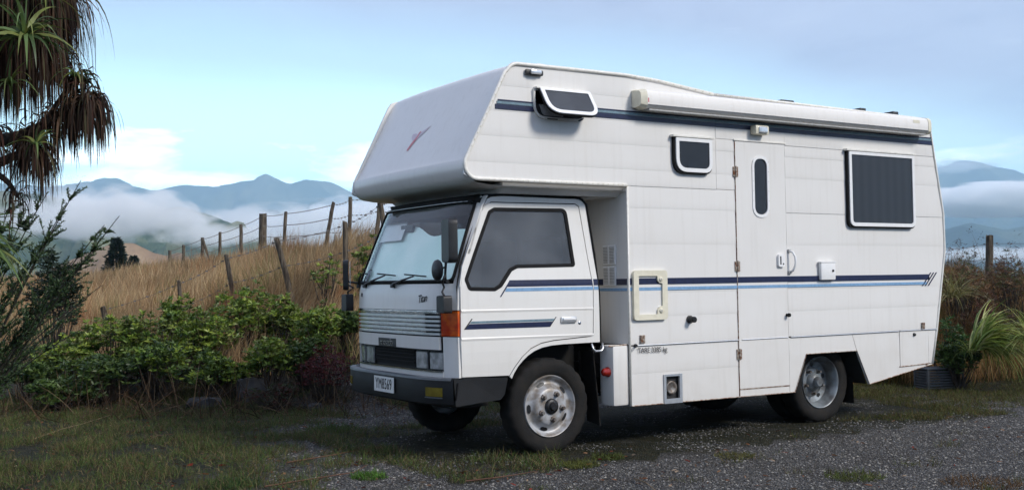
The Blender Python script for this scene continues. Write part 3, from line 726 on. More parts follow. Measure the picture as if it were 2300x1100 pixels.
# bumper
def bsurf(t, z, out): 
    B = .13; x = .585 - B*(1-abs(t)**5) - out; return (x, YC + t*.925, z)
def bump_patch(name, t0, t1, zo, m_, nt_=30, parent=None):
    v = []; f = []; n = nt_+1
    for z, o_ in zo:
        for j in range(n): v.append(bsurf(t0+(t1-t0)*j/nt_, z, o_))
    for i in range(len(zo)-1):
        for j in range(nt_): f.append((i*n+j, (i+1)*n+j, (i+1)*n+j+1, i*n+j+1))
    o = pobj(name, v, f, m_); mark_sharp(o.data, 40); return C(o, parent)
bu = bump_patch('bumper', -1, 1, [(.650, -.10), (.655, -.02), (.648, 0), (.63, .006), (.50, .004), (.455, -.004), (.440, -.03), (.438, -.10)], M['bumper'])
bump_patch('bumper_top_edge', -.985, .985, [(.6565, -.05), (.6585, -.012), (.652, .004), (.636, .010)], M['bumpertop'], parent=bu)
for s in (-1, 1):
    y0, y1 = (.095, .11) if s < 0 else (1.93, 1.945)
    mb = MB(); mb.add([(.585, y0, .650), (.68, y0+.012, .655), (1.085, y0+.03, .630), (1.085, y0+.03, .615), (1.06, y0+.035, .500), (1.02, y0+.03, .465), (.60, y0, .440)], [(0, 1, 2, 3, 4, 5, 6)])
    mb.add([(.585, y0+.1, .640), (.68, y0+.1, .655), (1.085, y0+.1, .630), (.585, y0, .650), (.68, y0+.012, .655), (1.085, y0+.03, .630)], [(0, 1, 4, 3), (1, 2, 5, 4)])
    o = mb.build('bumper_side', M['bumper']); own_ = own(o, camper); 
    mb = MB(); mb.tube([(.60, y0-.006*(-s if s>0 else 1), .49), (.62, y0-.004, .62)], .006, 6); own(mb.build('bumper_joint', M['black']), o)
bpx = bsurf(ty(.98), .555, .012)[0]
pl2 = MB(); pl2.box((bpx-.010, .812, .498), (bpx-.004, 1.172, .622), .002); pl2 = pl2.build('number_plate', M['plate']); C(pl2)
t_ = text_obj('plate_characters', 'YM8569', .125, M['ink'], None, Vector((bpx-.0115, .992, .560)), RF, .0008, .64, spacing=1.12); own(t_, pl2)
for s in (-1, 1):
    t0, t1 = (-.93, -.795) if s < 0 else (.795, .93)
    t0, t1 = (ty(.175), ty(.345)) if s < 0 else (-ty(.345), -ty(.175))
    t0 *= HW/.925; t1 *= HW/.925
    f_ = bump_patch('fog_lamp', t0, t1, [(.512, -.002), (.513, .008), (.581, .008), (.583, -.002)], M['amber'], 4)
    bump_patch('lamp_lip', t0-.004, t1+.004, [(.500, .006), (.500, .013), (.507, .013), (.507, .006)], M['bumpertop'], 4, parent=f_)

# cab sides
cab_out = [(.660, .640), (1.128, .625)] + [(1.150, .665), (1.185, .715), (1.225, .755), (1.275, .795), (1.335, .828), (1.41, .852), (1.50, .865), (1.62, .870), (1.985, .872), (1.982, 1.28), (1.955, 1.60), (1.905, 2.0), (1.88, 2.035), (1.84, 2.052), (1.10, 2.058), (1.0, 2.05), (.955, 2.03), (.905, 1.945), (.757, 1.564), (.690, 1.37), (.672, 1.28), (.668, 1.0)]
door_o = [(.662, .93), (.664, 1.345), (.700, 1.50), (.895, 1.925), (.935, 1.985), (.99, 2.004), (1.80, 2.010), (1.835, 1.99), (1.875, 1.70), (1.925, 1.30), (1.915, .95), (1.895, .925), (1.52, .905), (1.40, .888), (1.30, .85), (1.22, .79), (1.15, .71), (1.105, .645), (.675, .655)]
glz = [(.745, 1.325), (.975, 1.318), (1.03, 1.345), (1.135, 1.470), (1.195, 1.496), (1.752, 1.504), (1.700, 1.962), (1.015, 1.955), (.965, 1.93), (.715, 1.400)]
glz = rpoly(glz, [.03, .02, .05, .03, .05, .02, .05, .03, .03, .03], 4)
def cabside_fn(y, out=0.0):
    sg = 1 if y < 1 else -1
    return lambda x, z: (x, y + sg*(tumble(z) - out - 0.012*max(0, 1-((z-1.05)/.5)**2) + .010*max(0, (.80-z)/.2)), z)
cuts = [.75, .84, .95, 1.05, 1.15, 1.25, 1.36, 1.46, 1.6, 1.75, 1.9]
for s in (0, 1):
    y = .125 if s == 0 else 1.915-.02
    fn = cabside_fn(y)
    # body shell round the door, then the door
    do_g = offset(door_o, .0045)
    shell = plate('cab_side', cab_out, M['cab'], None, y, .02, [[p for p in offset(door_o, .004)]] if False else (), cabside_fn(y, -.006), cuts, sharp=25) if False else None
    d = plate('cab_door', offset(door_o, -.002), M['cab'], None, y, .018, [glz], fn, cuts); C(d)
    # pieces of cab side around the door: front pillar, sill/arch, rear pillar, cant rail
    base = plate('cab_side', cab_out, M['cab'], None, y, .02, [door_o if True else []], fn, cuts, sharp=25) if False else None
    pieces = [
        [(.955, 2.03), (.905, 1.945), (.757, 1.564), (.690, 1.372), (.657, 1.345), (.694, 1.502), (.889, 1.928), (.930, 1.990), (.988, 2.010), (1.802, 2.016), (1.842, 1.995), (1.881, 1.70), (1.931, 1.30), (1.921, .947), (1.900, .919), (1.522, .899), (1.402, .882), (1.304, .845), (1.224, .786), (1.155, .707), (1.108, .640), (1.128, .620)]
        + [(1.150, .665), (1.185, .715), (1.225, .755), (1.275, .795), (1.335, .828), (1.41, .852), (1.50, .865), (1.62, .870), (1.985, .872), (1.982, 1.28), (1.955, 1.60), (1.905, 2.0), (1.88, 2.035), (1.84, 2.052), (1.10, 2.058), (1.0, 2.05)]]
    for p in pieces: C(plate('cab_frame', p, M['cab'], None, y, .02, (), fn, cuts))
    C(plate('door_jamb', offset(door_o, .02), M['under'], None, y+(.022 if s == 0 else -.004), .003, [offset(glz, -.02)], cabside_fn(y + (.024 if s == 0 else -.010)), cuts))
    own(plate('window_rubber', offset(glz, .010), M['black'], None, y, .022, [offset(glz, -.018)], cabside_fn(y, .003), cuts), d)
    own(plate('side_glass', offset(glz, -.010), M['cabglass'], None, y+.008, .004, (), cabside_fn(y, -.006), cuts), d)
    if s: continue
    def dd(name, poly, m_, th=.004, o_=.002, parent=d): return own(plate(name, poly, m_, None, y, th, (), cabside_fn(y, o_), [z for z in cuts]), parent)
    dd('stripe', [(1.090, 1.340), (1.923, 1.340), (1.918, 1.392), (1.128, 1.392)], M['navy'])
    dd('stripe', [(1.066, 1.303), (1.925, 1.303), (1.924, 1.330), (1.083, 1.330)], M['ltblue'])
    dd('slash_stripe', [(1.018, 1.262), (1.030, 1.262), (1.128, 1.392), (1.114, 1.392)], M['navy'])
    own(plate('stripe', [(1.933, 1.340), (1.978, 1.340), (1.975, 1.392), (1.930, 1.392)], M['navy'], None, y, .004, (), cabside_fn(y, .002)), d)
    own(plate('stripe', [(1.935, 1.303), (1.980, 1.303), (1.978, 1.330), (1.934, 1.330)], M['ltblue'], None, y, .004, (), cabside_fn(y, .002)), d)
    dd('stripe', [(.700, 1.020), (1.478, 1.014), (1.515, 1.056), (.738, 1.060)], M['navy'])
    dd('stripe', [(.742, 1.064), (1.518, 1.060), (1.534, 1.078), (.756, 1.080)], M['teal'])
    dd('slash_stripe', [(.690, 1.020), (.702, 1.020), (.768, 1.100), (.757, 1.100)], M['ink'])
    dd('slash_stripe', [(1.478, 1.014), (1.488, 1.014), (1.552, 1.092), (1.543, 1.092)], M['ink'])
    for z0, z1 in ((1.172, 1.150), (.958, .934)):
        mb = MB(); mb.add([(.668, y-.0125, z0), (1.92, y-.0125, z0-.012), (1.92, y-.0165, z0-.020), (.668, y-.0165, z0-.010), (.668, y-.0125, z0-.026), (1.92, y-.0125, z0-.034)], [(0, 1, 2, 3), (3, 2, 5, 4)])
        own(mb.build('door_crease', M['cab'], smooth=False), d)
    h_ = MB(); h_.box((1.592, y-.030, 1.040), (1.742, y-.006, 1.092), .012); h_ = h_.build('door_handle', M['alu'], sharp=50); own(h_, d)
    mb = MB(); mb.box((1.605, y-.037, 1.062), (1.728, y-.027, 1.084), .006); own(mb.build('handle_lever', M['whitepl'], sharp=50), d)
    mb = MB(); mb.lathe([(0, -.006), (.012, -.006), (.016, -.002), (.017, .004)], (1.780, y-.010, 1.036), 14); own(mb.build('door_lock', M['chrome'], smooth=True), d)
# black bead between the cab and the body
for s in (1, -1):
    yy = lambda z: (.121 + tumble(z)) if s == 1 else (1.919 - tumble(z))
    mb = MB(); mb.tube([(.93, yy(2.03)+.04*s, 2.062), (1.02, yy(2.05)+.02*s, 2.066), (1.12, yy(2.05), 2.072), (1.80, yy(2.05), 2.068), (1.87, yy(2.04), 2.052), (1.915, yy(2.0), 2.01), (1.962, yy(1.6), 1.60), (1.990, yy(1.28), 1.28), (1.994, yy(.9), .868)], .0095, 8)
    C(mb.build('cab_seal', M['black'], smooth=True))
front_patch('cab_roof_edge', -.97, .97, [1.985, 2.03, 2.06, 2.075], M['under'], -.005, 24)
C(pobj('cab_roof', [(.90, .2, 2.07), (2.0, .2, 2.07), (2.0, 1.84, 2.07), (.90, 1.84, 2.07)], [(0, 1, 2, 3)], M['cab']))
C(pobj('cab_rear_panel', [(1.975, .13, .87), (1.975, 1.91, .87), (1.90, 1.85, 2.06), (1.90, .19, 2.06)], [(0, 1, 2, 3)], M['cab']))
# windscreen: pillars, rubber, glass, shade
for s in (1, -1):
    t0, t1 = (-1.0, -.938) if s == 1 else (.938, 1.0)
    front_patch('windscreen_pillar', t0, t1, lin(1.372, 2.06, 8), M['cab'], 0, 6, th=.012)
wsrub = [(-.945, 1.378), (.945, 1.378)]
def ws_poly(t, z, r=.06): return t, z
TW = .925
def ring_path(tw, z0, z1, rc):
    pts = [(-tw, z0, 0), (tw, z0, 0), (tw, z1, 0), (-tw, z1, 0)]
    p2 = rpoly([(a*.9, b) for a, b, _ in pts], rc, 5); p2 = [(a/.9, b) for a, b in p2]; out = []
    for i in range(len(p2)):
        a, b = p2[i], p2[(i+1) % len(p2)]; k = max(1, int(abs(b[0]-a[0])/.08), int(abs(b[1]-a[1])/.1))
        out += [(a[0]+(b[0]-a[0])*j/k, a[1]+(b[1]-a[1])*j/k) for j in range(k)]
    return out
mb = MB(); mb.tube([FR(t, z, .004) for t, z in ring_path(.932, 1.390, 2.015, .05)], .014, 8, closed=True); ws_r = C(mb.build('windscreen_rubber', M['black'], smooth=True))
mb = MB(); mb.tube([FR(t, z, .0155) for t, z in [(x, 2.018) for x in lin(-.85, .85, 20)]], .004, 6); own(mb.build('chrome_bead', M['alu'], smooth=True), ws_r)
wsg = front_patch('windscreen', -.93, .93, lin(1.392, 2.012, 8), M['ws'], .004, 24)
def shz(t, z): return z if z < 1.6 else z - .05 + .035*math.sin(7*t+1) + (.06*t)
shd = front_patch('windscreen_sunshade', -.90, .90, lin(1.405, 1.865, 8), M['shade'], -.055, 24, zfn=shz)
front_patch('dark_interior_band', -.925, .925, lin(1.905, 2.010, 2), M['black'], .001, 24)  # black strip paints in the unlit cab interior above the sunshade
front_patch('sun_visor', .25, .90, lin(1.745, 1.93, 2), M['whitepl'], -.03, 8)
mb = MB(); q = FR(.22, 1.84, -.03); mb.box((q[0], q[1]-.11, 1.81), (q[0]+.02, q[1]+.11, 1.875), .008); mb.tube([(q[0]+.01, q[1], 1.87), (q[0]+.02, q[1], 1.95)], .006, 6); C(mb.build('rear_view_mirror', M['blackpl']))
# interior
mb = MB(); mb.box((.70, .16, .95), (1.0, 1.88, 1.34), .04); C(mb.build('dashboard', M['dark'], sharp=50))
for y0 in (.28, .98, 1.33):
    st_ = MB(); st_.box((1.25, y0, 1.08), (1.68, y0+.42, 1.22), .05); st_.box((1.60, y0, 1.18), (1.76, y0+.42, 1.75), .06); C(st_.build('cab_seat', M['seat'], sharp=60))
mb = MB(); c0 = Vector((1.13, 1.42, 1.42)); ax = Vector((-.45, 0, .9)).normalized(); u = Vector((0, 1, 0)); w = ax.cross(u)
mb.tube([c0 + u*.19*math.cos(a) + w*.19*math.sin(a) for a in lin(0, 2*math.pi*23/24, 23)], .014, 6, closed=True)
for a in (0.3, 2.8, 4.7): mb.tube([c0, c0+u*.19*math.cos(a)+w*.19*math.sin(a)], .010, 6)
mb.tube([c0, c0-ax*.3], .025, 8); C(mb.build('steering_wheel', M['blackpl'], smooth=True))
mb = MB(); mb.box((1.0, .20, .86), (1.93, 1.84, .93)); C(mb.build('cab_floor', M['under']))
# wipers
for t0, t1, z1, tip in ((-.02, -.42, 1.455, 1), (.62, .17, 1.468, 1), (.97, .86, 1.49, 0)):
    a = Vector(FR(min(t0, .93), 1.372, .02)); b = Vector(FR(t1, z1-.02, .035)); 
    mb = MB(); mb.tube([a, a.lerp(b, .5)+Vector((-.012, 0, 0)), b], [.012, .009, .006], 6); wp = C(mb.build('wiper_arm', M['blackpl']))
    mb = MB(); mid = Vector(FR(t1, z1-.02, .02)); tt = lin(t1-.17, t1+.24, 8) if tip else lin(t1-.12, t1+.05, 6)
    mb.tube([FR(max(-.9, min(.92, t)), z1 - .035 + .05*(t-t1) + .02, .012) for t in tt], .006, 6); own(mb.build('wiper_blade', M['black']), wp)
    mb = MB(); mb.box((a.x-.016, a.y-.022, a.z-.028), (a.x+.012, a.y+.022, a.z+.004), .006); own(mb.build('wiper_pivot', M['blackpl']), wp)

# mirrors
def mirror(s):
    ys = lambda y: y if s == 1 else 2*YC - y
    base = Vector(FR(-.86 if s == 1 else .86, 1.30)); 
    arm = MB(); bx_, by_ = .545, ys(.165)
    arm.tube([(.61, ys(.20), 1.385), (bx_+.0, ys(.13), 1.40), (bx_-.02, ys(.10), 1.44), (bx_-.01, ys(.095), 1.60 if s == 1 else 1.5), (bx_+.005, ys(.10), 1.80 if s == 1 else 1.58)], .010, 8)
    arm.tube([(bx_-.02, ys(.10), 1.44), (bx_-.03, ys(.13), 1.385), (bx_+.02, ys(.19), 1.345), (bx_-.02, ys(.15), 1.31), (bx_, ys(.135), 1.26)], .009, 8)
    arm = C(arm.build('mirror_arm', M['blackpl'], smooth=True))
    def blk(name, c, w, h, d, r):
        o = rpoly([(-w/2, -h/2), (w/2, -h/2), (w/2, h/2), (-w/2, h/2)], r, 5)
        v = [(c[0]-d/2, c[1]+a*.93, c[2]+b*.96) for a, b in o] + [(c[0]-d/2+.02, c[1]+a, c[2]+b) for a, b in o] + [(c[0]+d/2, c[1]+a, c[2]+b) for a, b in o]; n = len(o)
        f = [tuple(range(n)), tuple(range(2*n, 3*n))[::-1]] + [(i+k*n, i+(k+1)*n, (i+1) % n+(k+1)*n, (i+1) % n+k*n) for i in range(n) for k in (0, 1)]
        mb = MB(); mb.add(v, f); return mb.build(name, M['blackpl'], sharp=35)
    mz = 1.695 if s == 1 else 1.46
    m1 = blk('mirror_housing', (bx_, ys(.065), mz), .20, .335 if s == 1 else .27, .07 if s == 1 else .05, .045)
    rz = Matrix.Rotation(R(-12 if s == 1 else -24), 4, 'Z'); cc = Vector((bx_, ys(.065), mz)); m1.data.transform(Matrix.Translation(cc) @ rz @ Matrix.Translation(-cc)); C(m1)
    g_ = MB(); g_.box((bx_+.036, ys(.065)-.085, mz-.12), (bx_+.040, ys(.065)+.085, mz+.12)); g_ = g_.build('mirror_glass', M['chrome']); g_.data.transform(Matrix.Translation(cc) @ rz @ Matrix.Translation(-cc)); own(g_, m1)
    # round lookdown mirror
    if s == -1:
        C(blk('lower_mirror', (bx_-.01, ys(.12), 1.215), .11, .15, .07, .02)); return
    n = 24; v = []; c2 = Vector((bx_-.045, ys(.185), 1.475)); f = []
    prof = [(.001, -.022), (.05, -.018), (.078, -.004), (.082, .008), (.078, .014), (.001, .014)]
    for r_, d_ in prof:
        for k in range(n): a = 2*math.pi*k/n; v.append((c2.x+d_, c2.y+r_*math.cos(a), c2.z+r_*math.sin(a)))
    for i in range(len(prof)-1):
        for k in range(n): f.append((i*n+k, i*n+(k+1) % n, (i+1)*n+(k+1) % n, (i+1)*n+k))
    rm = MB(); rm.add(v, f); rm = rm.build('round_mirror', M['blackpl'], smooth=True); C(rm)
    mb = MB(); mb.tube([(c2.x+.01, c2.y, c2.z), (bx_-.01, ys(.105), 1.50)], .007, 6); own(mb.build('round_mirror_stalk', M['blackpl']), rm)
    m3 = blk('lower_mirror', (bx_-.01, ys(.14), 1.215), .125, .135, .07, .02); C(m3)
for s in (1, -1): mirror(s)

# ------------------------------------------------------------------ wheels and chassis
def wheel(cx_, yface, s, front):
    """s=1 near side (face towards -Y); cx_ wheel centre"""
    c = (0, 0, 0); Rr = .385; tw = .20
    root = bpy.data.objects.new('wheel', None); col.objects.link(root); root.empty_display_size = .1
    prof = [(.246, .028), (.262, .008), (.285, .004), (.315, -.003), (.345, .002), (.362, .012), (.378, .024), (.385, .040), (.385, tw-.04), (.374, tw-.018), (.34, tw), (.25, tw-.02), (.22, tw-.05)]
    seg = 72; mb = MB(); mb.lathe(prof, c, seg)
    v = mb.v                                           # cut tread: alternate shoulder blocks
    for i, (r_, d_) in enumerate(prof):
        for k in range(seg):
            if i in (6, 7, 8, 9) and k % 3 == 0:
                x, y, z = v[i*seg+k]; q = (r_-.010)/r_; v[i*seg+k] = (x*q, y, z*q)
    tyre = mb.build('tyre', M['tyre'], None, sharp=45); tyre.parent = root
    if front:
        rp = [(.250, .024), (.244, .008), (.238, .010), (.232, .022), (.214, .046), (.196, .052), (.175, .040), (.160, .022), (.150, .008), (.140, -.002), (.10, -.004), (.085, -.004), (.001, -.004)]
        rm_ = M['rim']
    else:
        rp = [(.250, .026), (.244, .010), (.238, .012), (.230, .026), (.214, .050), (.206, .085), (.200, .120), (.150, .135), (.130, .118), (.11, .112), (.001, .112)]
        rm_ = M['rimdark']
    mb = MB(); mb.lathe(rp, c, 56); rim = mb.build('rim', rm_, None, sharp=50); rim.parent = root
    if front:
        for k in range(5):
            a = R(112 + 72*k); r0 = .186
            pts = [(r0*math.cos(a) + e*math.cos(a)*.016*math.sin(b) - math.sin(a)*.036*math.cos(b), 0.0, r0*math.sin(a) + math.sin(a)*.016*math.sin(b) + math.cos(a)*.036*math.cos(b)) for b in lin(0, 2*math.pi*15/16, 15) for e in (1,)]
            vv = [(x, .0455 - (.19-math.hypot(x, z))*.30 - .004, z) for x, _, z in pts]
            o = pobj('vent_slot', vv, [tuple(range(16))], M['hub'], rim)
        for k in range(5):
            a = R(62 + 72*k); q = (.106*math.cos(a), .106*math.sin(a))
            mb = MB(); mb.lathe([(.001, -.040), (.013, -.040), (.015, -.034), (.015, -.016), (.024, -.014), (.027, -.003)], (q[0], 0, q[1]), 6)
            o = mb.build('wheel_nut', M['nut']); o.parent = root
        mb = MB(); mb.lathe([(.001, -.046), (.026, -.046), (.032, -.040), (.034, -.028), (.050, -.026), (.060, -.018), (.064, -.003)], c, 28); o = mb.build('hub', M['hub'], sharp=40); o.parent = root
    else:
        mb = MB(); mb.lathe([(.001, .02), (.038, .022), (.048, .034), (.052, .06), (.075, .075), (.088, .112)], c, 28); o = mb.build('hub', M['rimdark'], sharp=40); o.parent = root
        for k in range(5):
            a = R(52 + 72*k); q = (.115*math.cos(a), .115*math.sin(a))
            mb = MB(); mb.lathe([(.001, .07), (.012, .07), (.014, .075), (.015, .105), (.022, .112)], (q[0], 0, q[1]), 6); o = mb.build('wheel_nut', M['nut']); o.parent = root
            a += R(36); q = (.165*math.cos(a), .165*math.sin(a))
            o = pobj('vent_slot', [(q[0]+.022*math.cos(b), .126, q[1]+.022*math.sin(b)) for b in lin(0, 2*math.pi*11/12, 11)], [tuple(range(12))], M['hub'], rim)
    if s < 0: root.rotation_euler = (0, 0, math.pi)
    root.location = (cx_, yface, Rr - .006); own(root, camper)
    return root
wheel(1.489, .120, 1, True); w = wheel(1.489, BW-.10, -1, True)
wheel(4.625, .125, 1, False); wheel(4.625, BW-.105, -1, False)
def inner_tyre(x, y):
    mb = MB(); mb.lathe([(.20, .02), (.25, .0), (.34, .0), (.375, .02), (.385, .04), (.385, .16), (.34, .19), (.22, .18), (.20, .1)], (x, y, .379), 40); C(mb.build('inner_tyre', M['tyre'], sharp=45))
inner_tyre(4.655, .37); inner_tyre(4.625, BW-.55)
# wheel wells, chassis
mb = MB()
ai = [(1.10, .55)] + [(1.128, .625), (1.150, .665), (1.185, .715), (1.225, .755), (1.275, .795), (1.335, .828), (1.41, .852), (1.50, .865), (1.62, .870), (1.985, .872)]
v = []; f = []
for x, z in ai: v += [(x, .135, z+.003), (x, .55, z+.02)]
for i in range(len(ai)-1): f.append((2*i, 2*i+2, 2*i+3, 2*i+1))
mb.add(v, f); C(mb.build('front_wheel_well', M['under']))
mb = MB(); mb.box((1.0, .50, .42), (2.0, 1.54, 1.0), .02); C(mb.build('engine', M['under']))
mb = MB(); mb.box((1.9, .75, .34), (2.9, 1.3, .66), .06); C(mb.build('gearbox', M['under'])); mb = MB(); mb.box((.66, .3, .40), (1.02, 1.74, .64), .02); C(mb.build('under_cab_light_block', M['under']))  # unseen gearbox and under-cab box, added to block light below the camper
mb = MB(); mb.tube([(2.9, 1.02, .5), (4.5, 1.02, .42)], .045, 8); C(mb.build('drive_shaft', M['under'])); mb = MB(); mb.tube([(2.3, 1.62, .38), (3.6, 1.62, .38)], .10, 10); C(mb.build('silencer', M['under']))
mb = MB()
ai = [(4.12, .33), (4.28, .672), (4.98, .672), (5.14, .34)]; v = []; f = []
for x, z in ai: v += [(x, .03, z), (x, .75, z)]
for i in range(3): f.append((2*i, 2*i+2, 2*i+3, 2*i+1))
mb.add(v, f); mb.box((4.1, .75, .45), (5.15, 1.3, .83)); C(mb.build('rear_wheel_well', M['under']))
for y in (.62, 1.36): mb = MB(); mb.box((.75, y, .52), (6.0, y+.07, .68)); C(mb.build('chassis_rail', M['under']))
for x in (1.489, 4.625):
    mb = MB(); mb.tube([(x, .2, .38), (x, BW-.2, .38)], .06 if x > 3 else .035, 10); 
    if x > 3: mb.lathe([(.001, -.1), (.12, -.08), (.16, 0), (.12, .08), (.001, .1)], (x, 1.02, .38), 14)
    C(mb.build('axle', M['under'], smooth=True))
mb = MB(); mb.box((2.23, .30, .42), (3.3, .85, .80), .03); C(mb.build('fuel_tank', M['under']))
mb = MB(); mb.box((5.2, .2, .45), (6.0, .9, .75), .02); C(mb.build('water_tank', M['under']))
# bits visible in the gap behind the front wheel
mb = MB(); mb.tube([(1.90, .115, .862), (1.905, .10, .818), (1.925, .098, .800), (1.985, .098, .800), (2.005, .10, .818), (2.01, .115, .862)], .009, 8); C(mb.build('cab_tilt_catch', M['alu'], smooth=True))
mb = MB(); mb.add([(1.93, .14, .80), (1.96, .36, .80), (2.02, .36, .20), (1.99, .14, .18), (1.938, .14, .80), (1.968, .36, .80), (2.03, .36, .20), (2.00, .14, .18)], [(0, 3, 2, 1), (4, 5, 6, 7), (0, 4, 7, 3), (1, 2, 6, 5), (3, 7, 6, 2)]); C(mb.build('mud_flap', M['tyre']))
mb = MB(); mb.add([(5.10, .16, .62), (5.12, .55, .62), (5.13, .55, .14), (5.11, .16, .14)], [(0, 1, 2, 3)]); C(mb.build('mud_flap', M['tyre']))
mb = MB(); mb.box((2.05, .32, .55), (2.19, .52, .78), .02); mb.tube([(2.0, .3, .75), (2.06, .34, .6), (2.1, .5, .5)], .012, 6); mb.tube([(2.03, .25, .83), (2.04, .28, .7), (2.12, .3, .66)], .008, 6); C(mb.build('battery_box', mat('dusty_black', (.05, .045, .04), .8, var=.5, vscale=12)))

# ================================================================== THE LAND
CU0, CF = 1150.0, 2490.34
F2 = Vector((C_F.x, C_F.y)).normalized(); R2 = Vector((F2.y, -F2.x))
def px2dir(u):  # bearing of a column
    return F2 + R2 * ((u-CU0)/CF)
# ground height by bearing and distance ahead (metres): surveyed rows, interpolated
GT = {
 -900: [(0, 0), (14, 0), (20, .1), (50, .2), (100, -2), (300, -25)],
 -100: [(0, 0), (12, 0), (14, .05), (17.5, .20), (25, .5), (35, .9), (50, 1.3), (60, 1.2), (100, -3), (300, -30)],
 200: [(0, 0), (12.2, 0), (14, .15), (17.5, .35), (25, .80), (35, 1.2), (50, 1.62), (62, 1.5), (100, -3), (300, -30)],
 400: [(0, 0), (12.4, 0), (14, .28), (17, .62), (25, 1.15), (35, 1.6), (50, 2.02), (57, 2.1), (72, 1.5), (110, -3), (300, -30)],
 513: [(0, 0), (12.4, 0), (14, .35), (16.5, .90), (25, 1.38), (35, 1.85), (41, 2.0), (52, 1.7), (80, -2), (300, -30)],
 640: [(0, 0), (12.4, 0), (14, .40), (16, 1.05), (22, 1.65), (28, 1.98), (36, 1.75), (60, -1), (300, -30)],
 787: [(0, 0), (12.6, 0), (13.6, .35), (15.5, 1.30), (18, 1.75), (21.5, 2.0), (28, 1.6), (50, -2), (300, -30)],
 900: [(0, 0), (13, 0), (14, .35), (15.5, 1.35), (18, 1.8), (21, 2.0), (28, 1.4), (50, -2), (300, -30)],
 1400: [(0, 0), (14.5, 0), (17, .9), (21, 1.5), (28, 1.2), (50, -2), (300, -30)],
 2000: [(0, 0), (14.3, 0), (15.3, .45), (17, 1.0), (21, 1.1), (28, .6), (50, -3), (300, -30)],
 2400: [(0, 0), (13.9, 0), (15.0, .45), (17, .95), (21, 1.05), (28, .5), (50, -3), (300, -30)],
 3200: [(0, 0), (14, 0), (16, .5), (20, .7), (40, .3), (80, -2), (300, -25)],
}
GK = sorted(GT)
def col_h(k, D):
    t = GT[k]
    if D <= t[-1][0]: return float(np.interp(D, [a for a, _ in t], [b for _, b in t]))
    return float(np.interp(D, [300, 900, 3000, 9000, 60000], [-30, -95, -140, -160, -170]))
def ground_z(x, y, rough=True):
    d = Vector((x-CAM.x, y-CAM.y)); D = d.dot(F2); lat = d.dot(R2); r = d.length
    if D > 1.0:
        u = CU0 + CF*lat/D; u = max(GK[0], min(GK[-1], u))
        for a, b in zip(GK, GK[1:]):
            if u <= b: t = (u-a)/(b-a); t = t*t*(3-2*t); h = col_h(a, D)*(1-t) + col_h(b, D)*t; break
        w = min(1, max(0, (D/max(r, .1)-.18)/.2)); h *= w
    else: h = 0.0
    if D <= 1.0 or h == 0:
        far = float(np.interp(r, [0, 60, 300, 1500, 60000], [0, 0, -6, -40, -60])); w2 = 1 if D <= 1 else 1-w; h += far*w2
    if rough:
        k = min(1.0, max(0.0, (r-11.5)/6)) * .10 + .012
        h += noise.noise(Vector((x*.5, y*.5, 0)))*k + noise.noise(Vector((x*2.1, y*2.1, 3)))*k*.35
        if r > 40: h += noise.noise(Vector((x*.02, y*.02, 5)))*min(12, (r-40)*.02)
    return h
# flat pad under the wheels
def pad(x, y): 
    dx_ = max(0.2-x, 0, x-6.6); dy_ = max(-.6-y, 0, y-2.3); return min(1, math.hypot(dx_, dy_)/1.2)
def G(x, y): h = ground_z(x, y); p = pad(x, y); return h*p
rs = [0, .6, 1.2, 2, 2.8] + list(np.arange(3.6, 32, .42)) + list(np.geomspace(32.5, 30000, 70))
fwd_az = math.atan2(F2.y, F2.x)
azs = list(np.linspace(-38, 38, 230)) + list(np.linspace(40, 320, 72))
verts = [(CAM.x, CAM.y, 0.0)]; faces = []
na = len(azs)
for r in rs[1:]:
    for a in azs:
        an = fwd_az - R(a); x = CAM.x + r*math.cos(an); y = CAM.y + r*math.sin(an); verts.append((x, y, G(x, y)))
for j in range(na): faces.append((0, 1+(j+1) % na, 1+j))
for i in range(len(rs)-2):
    for j in range(na):
        a = 1+i*na+j; b = 1+i*na+(j+1) % na; faces.append((a, b, b+na, a+na))
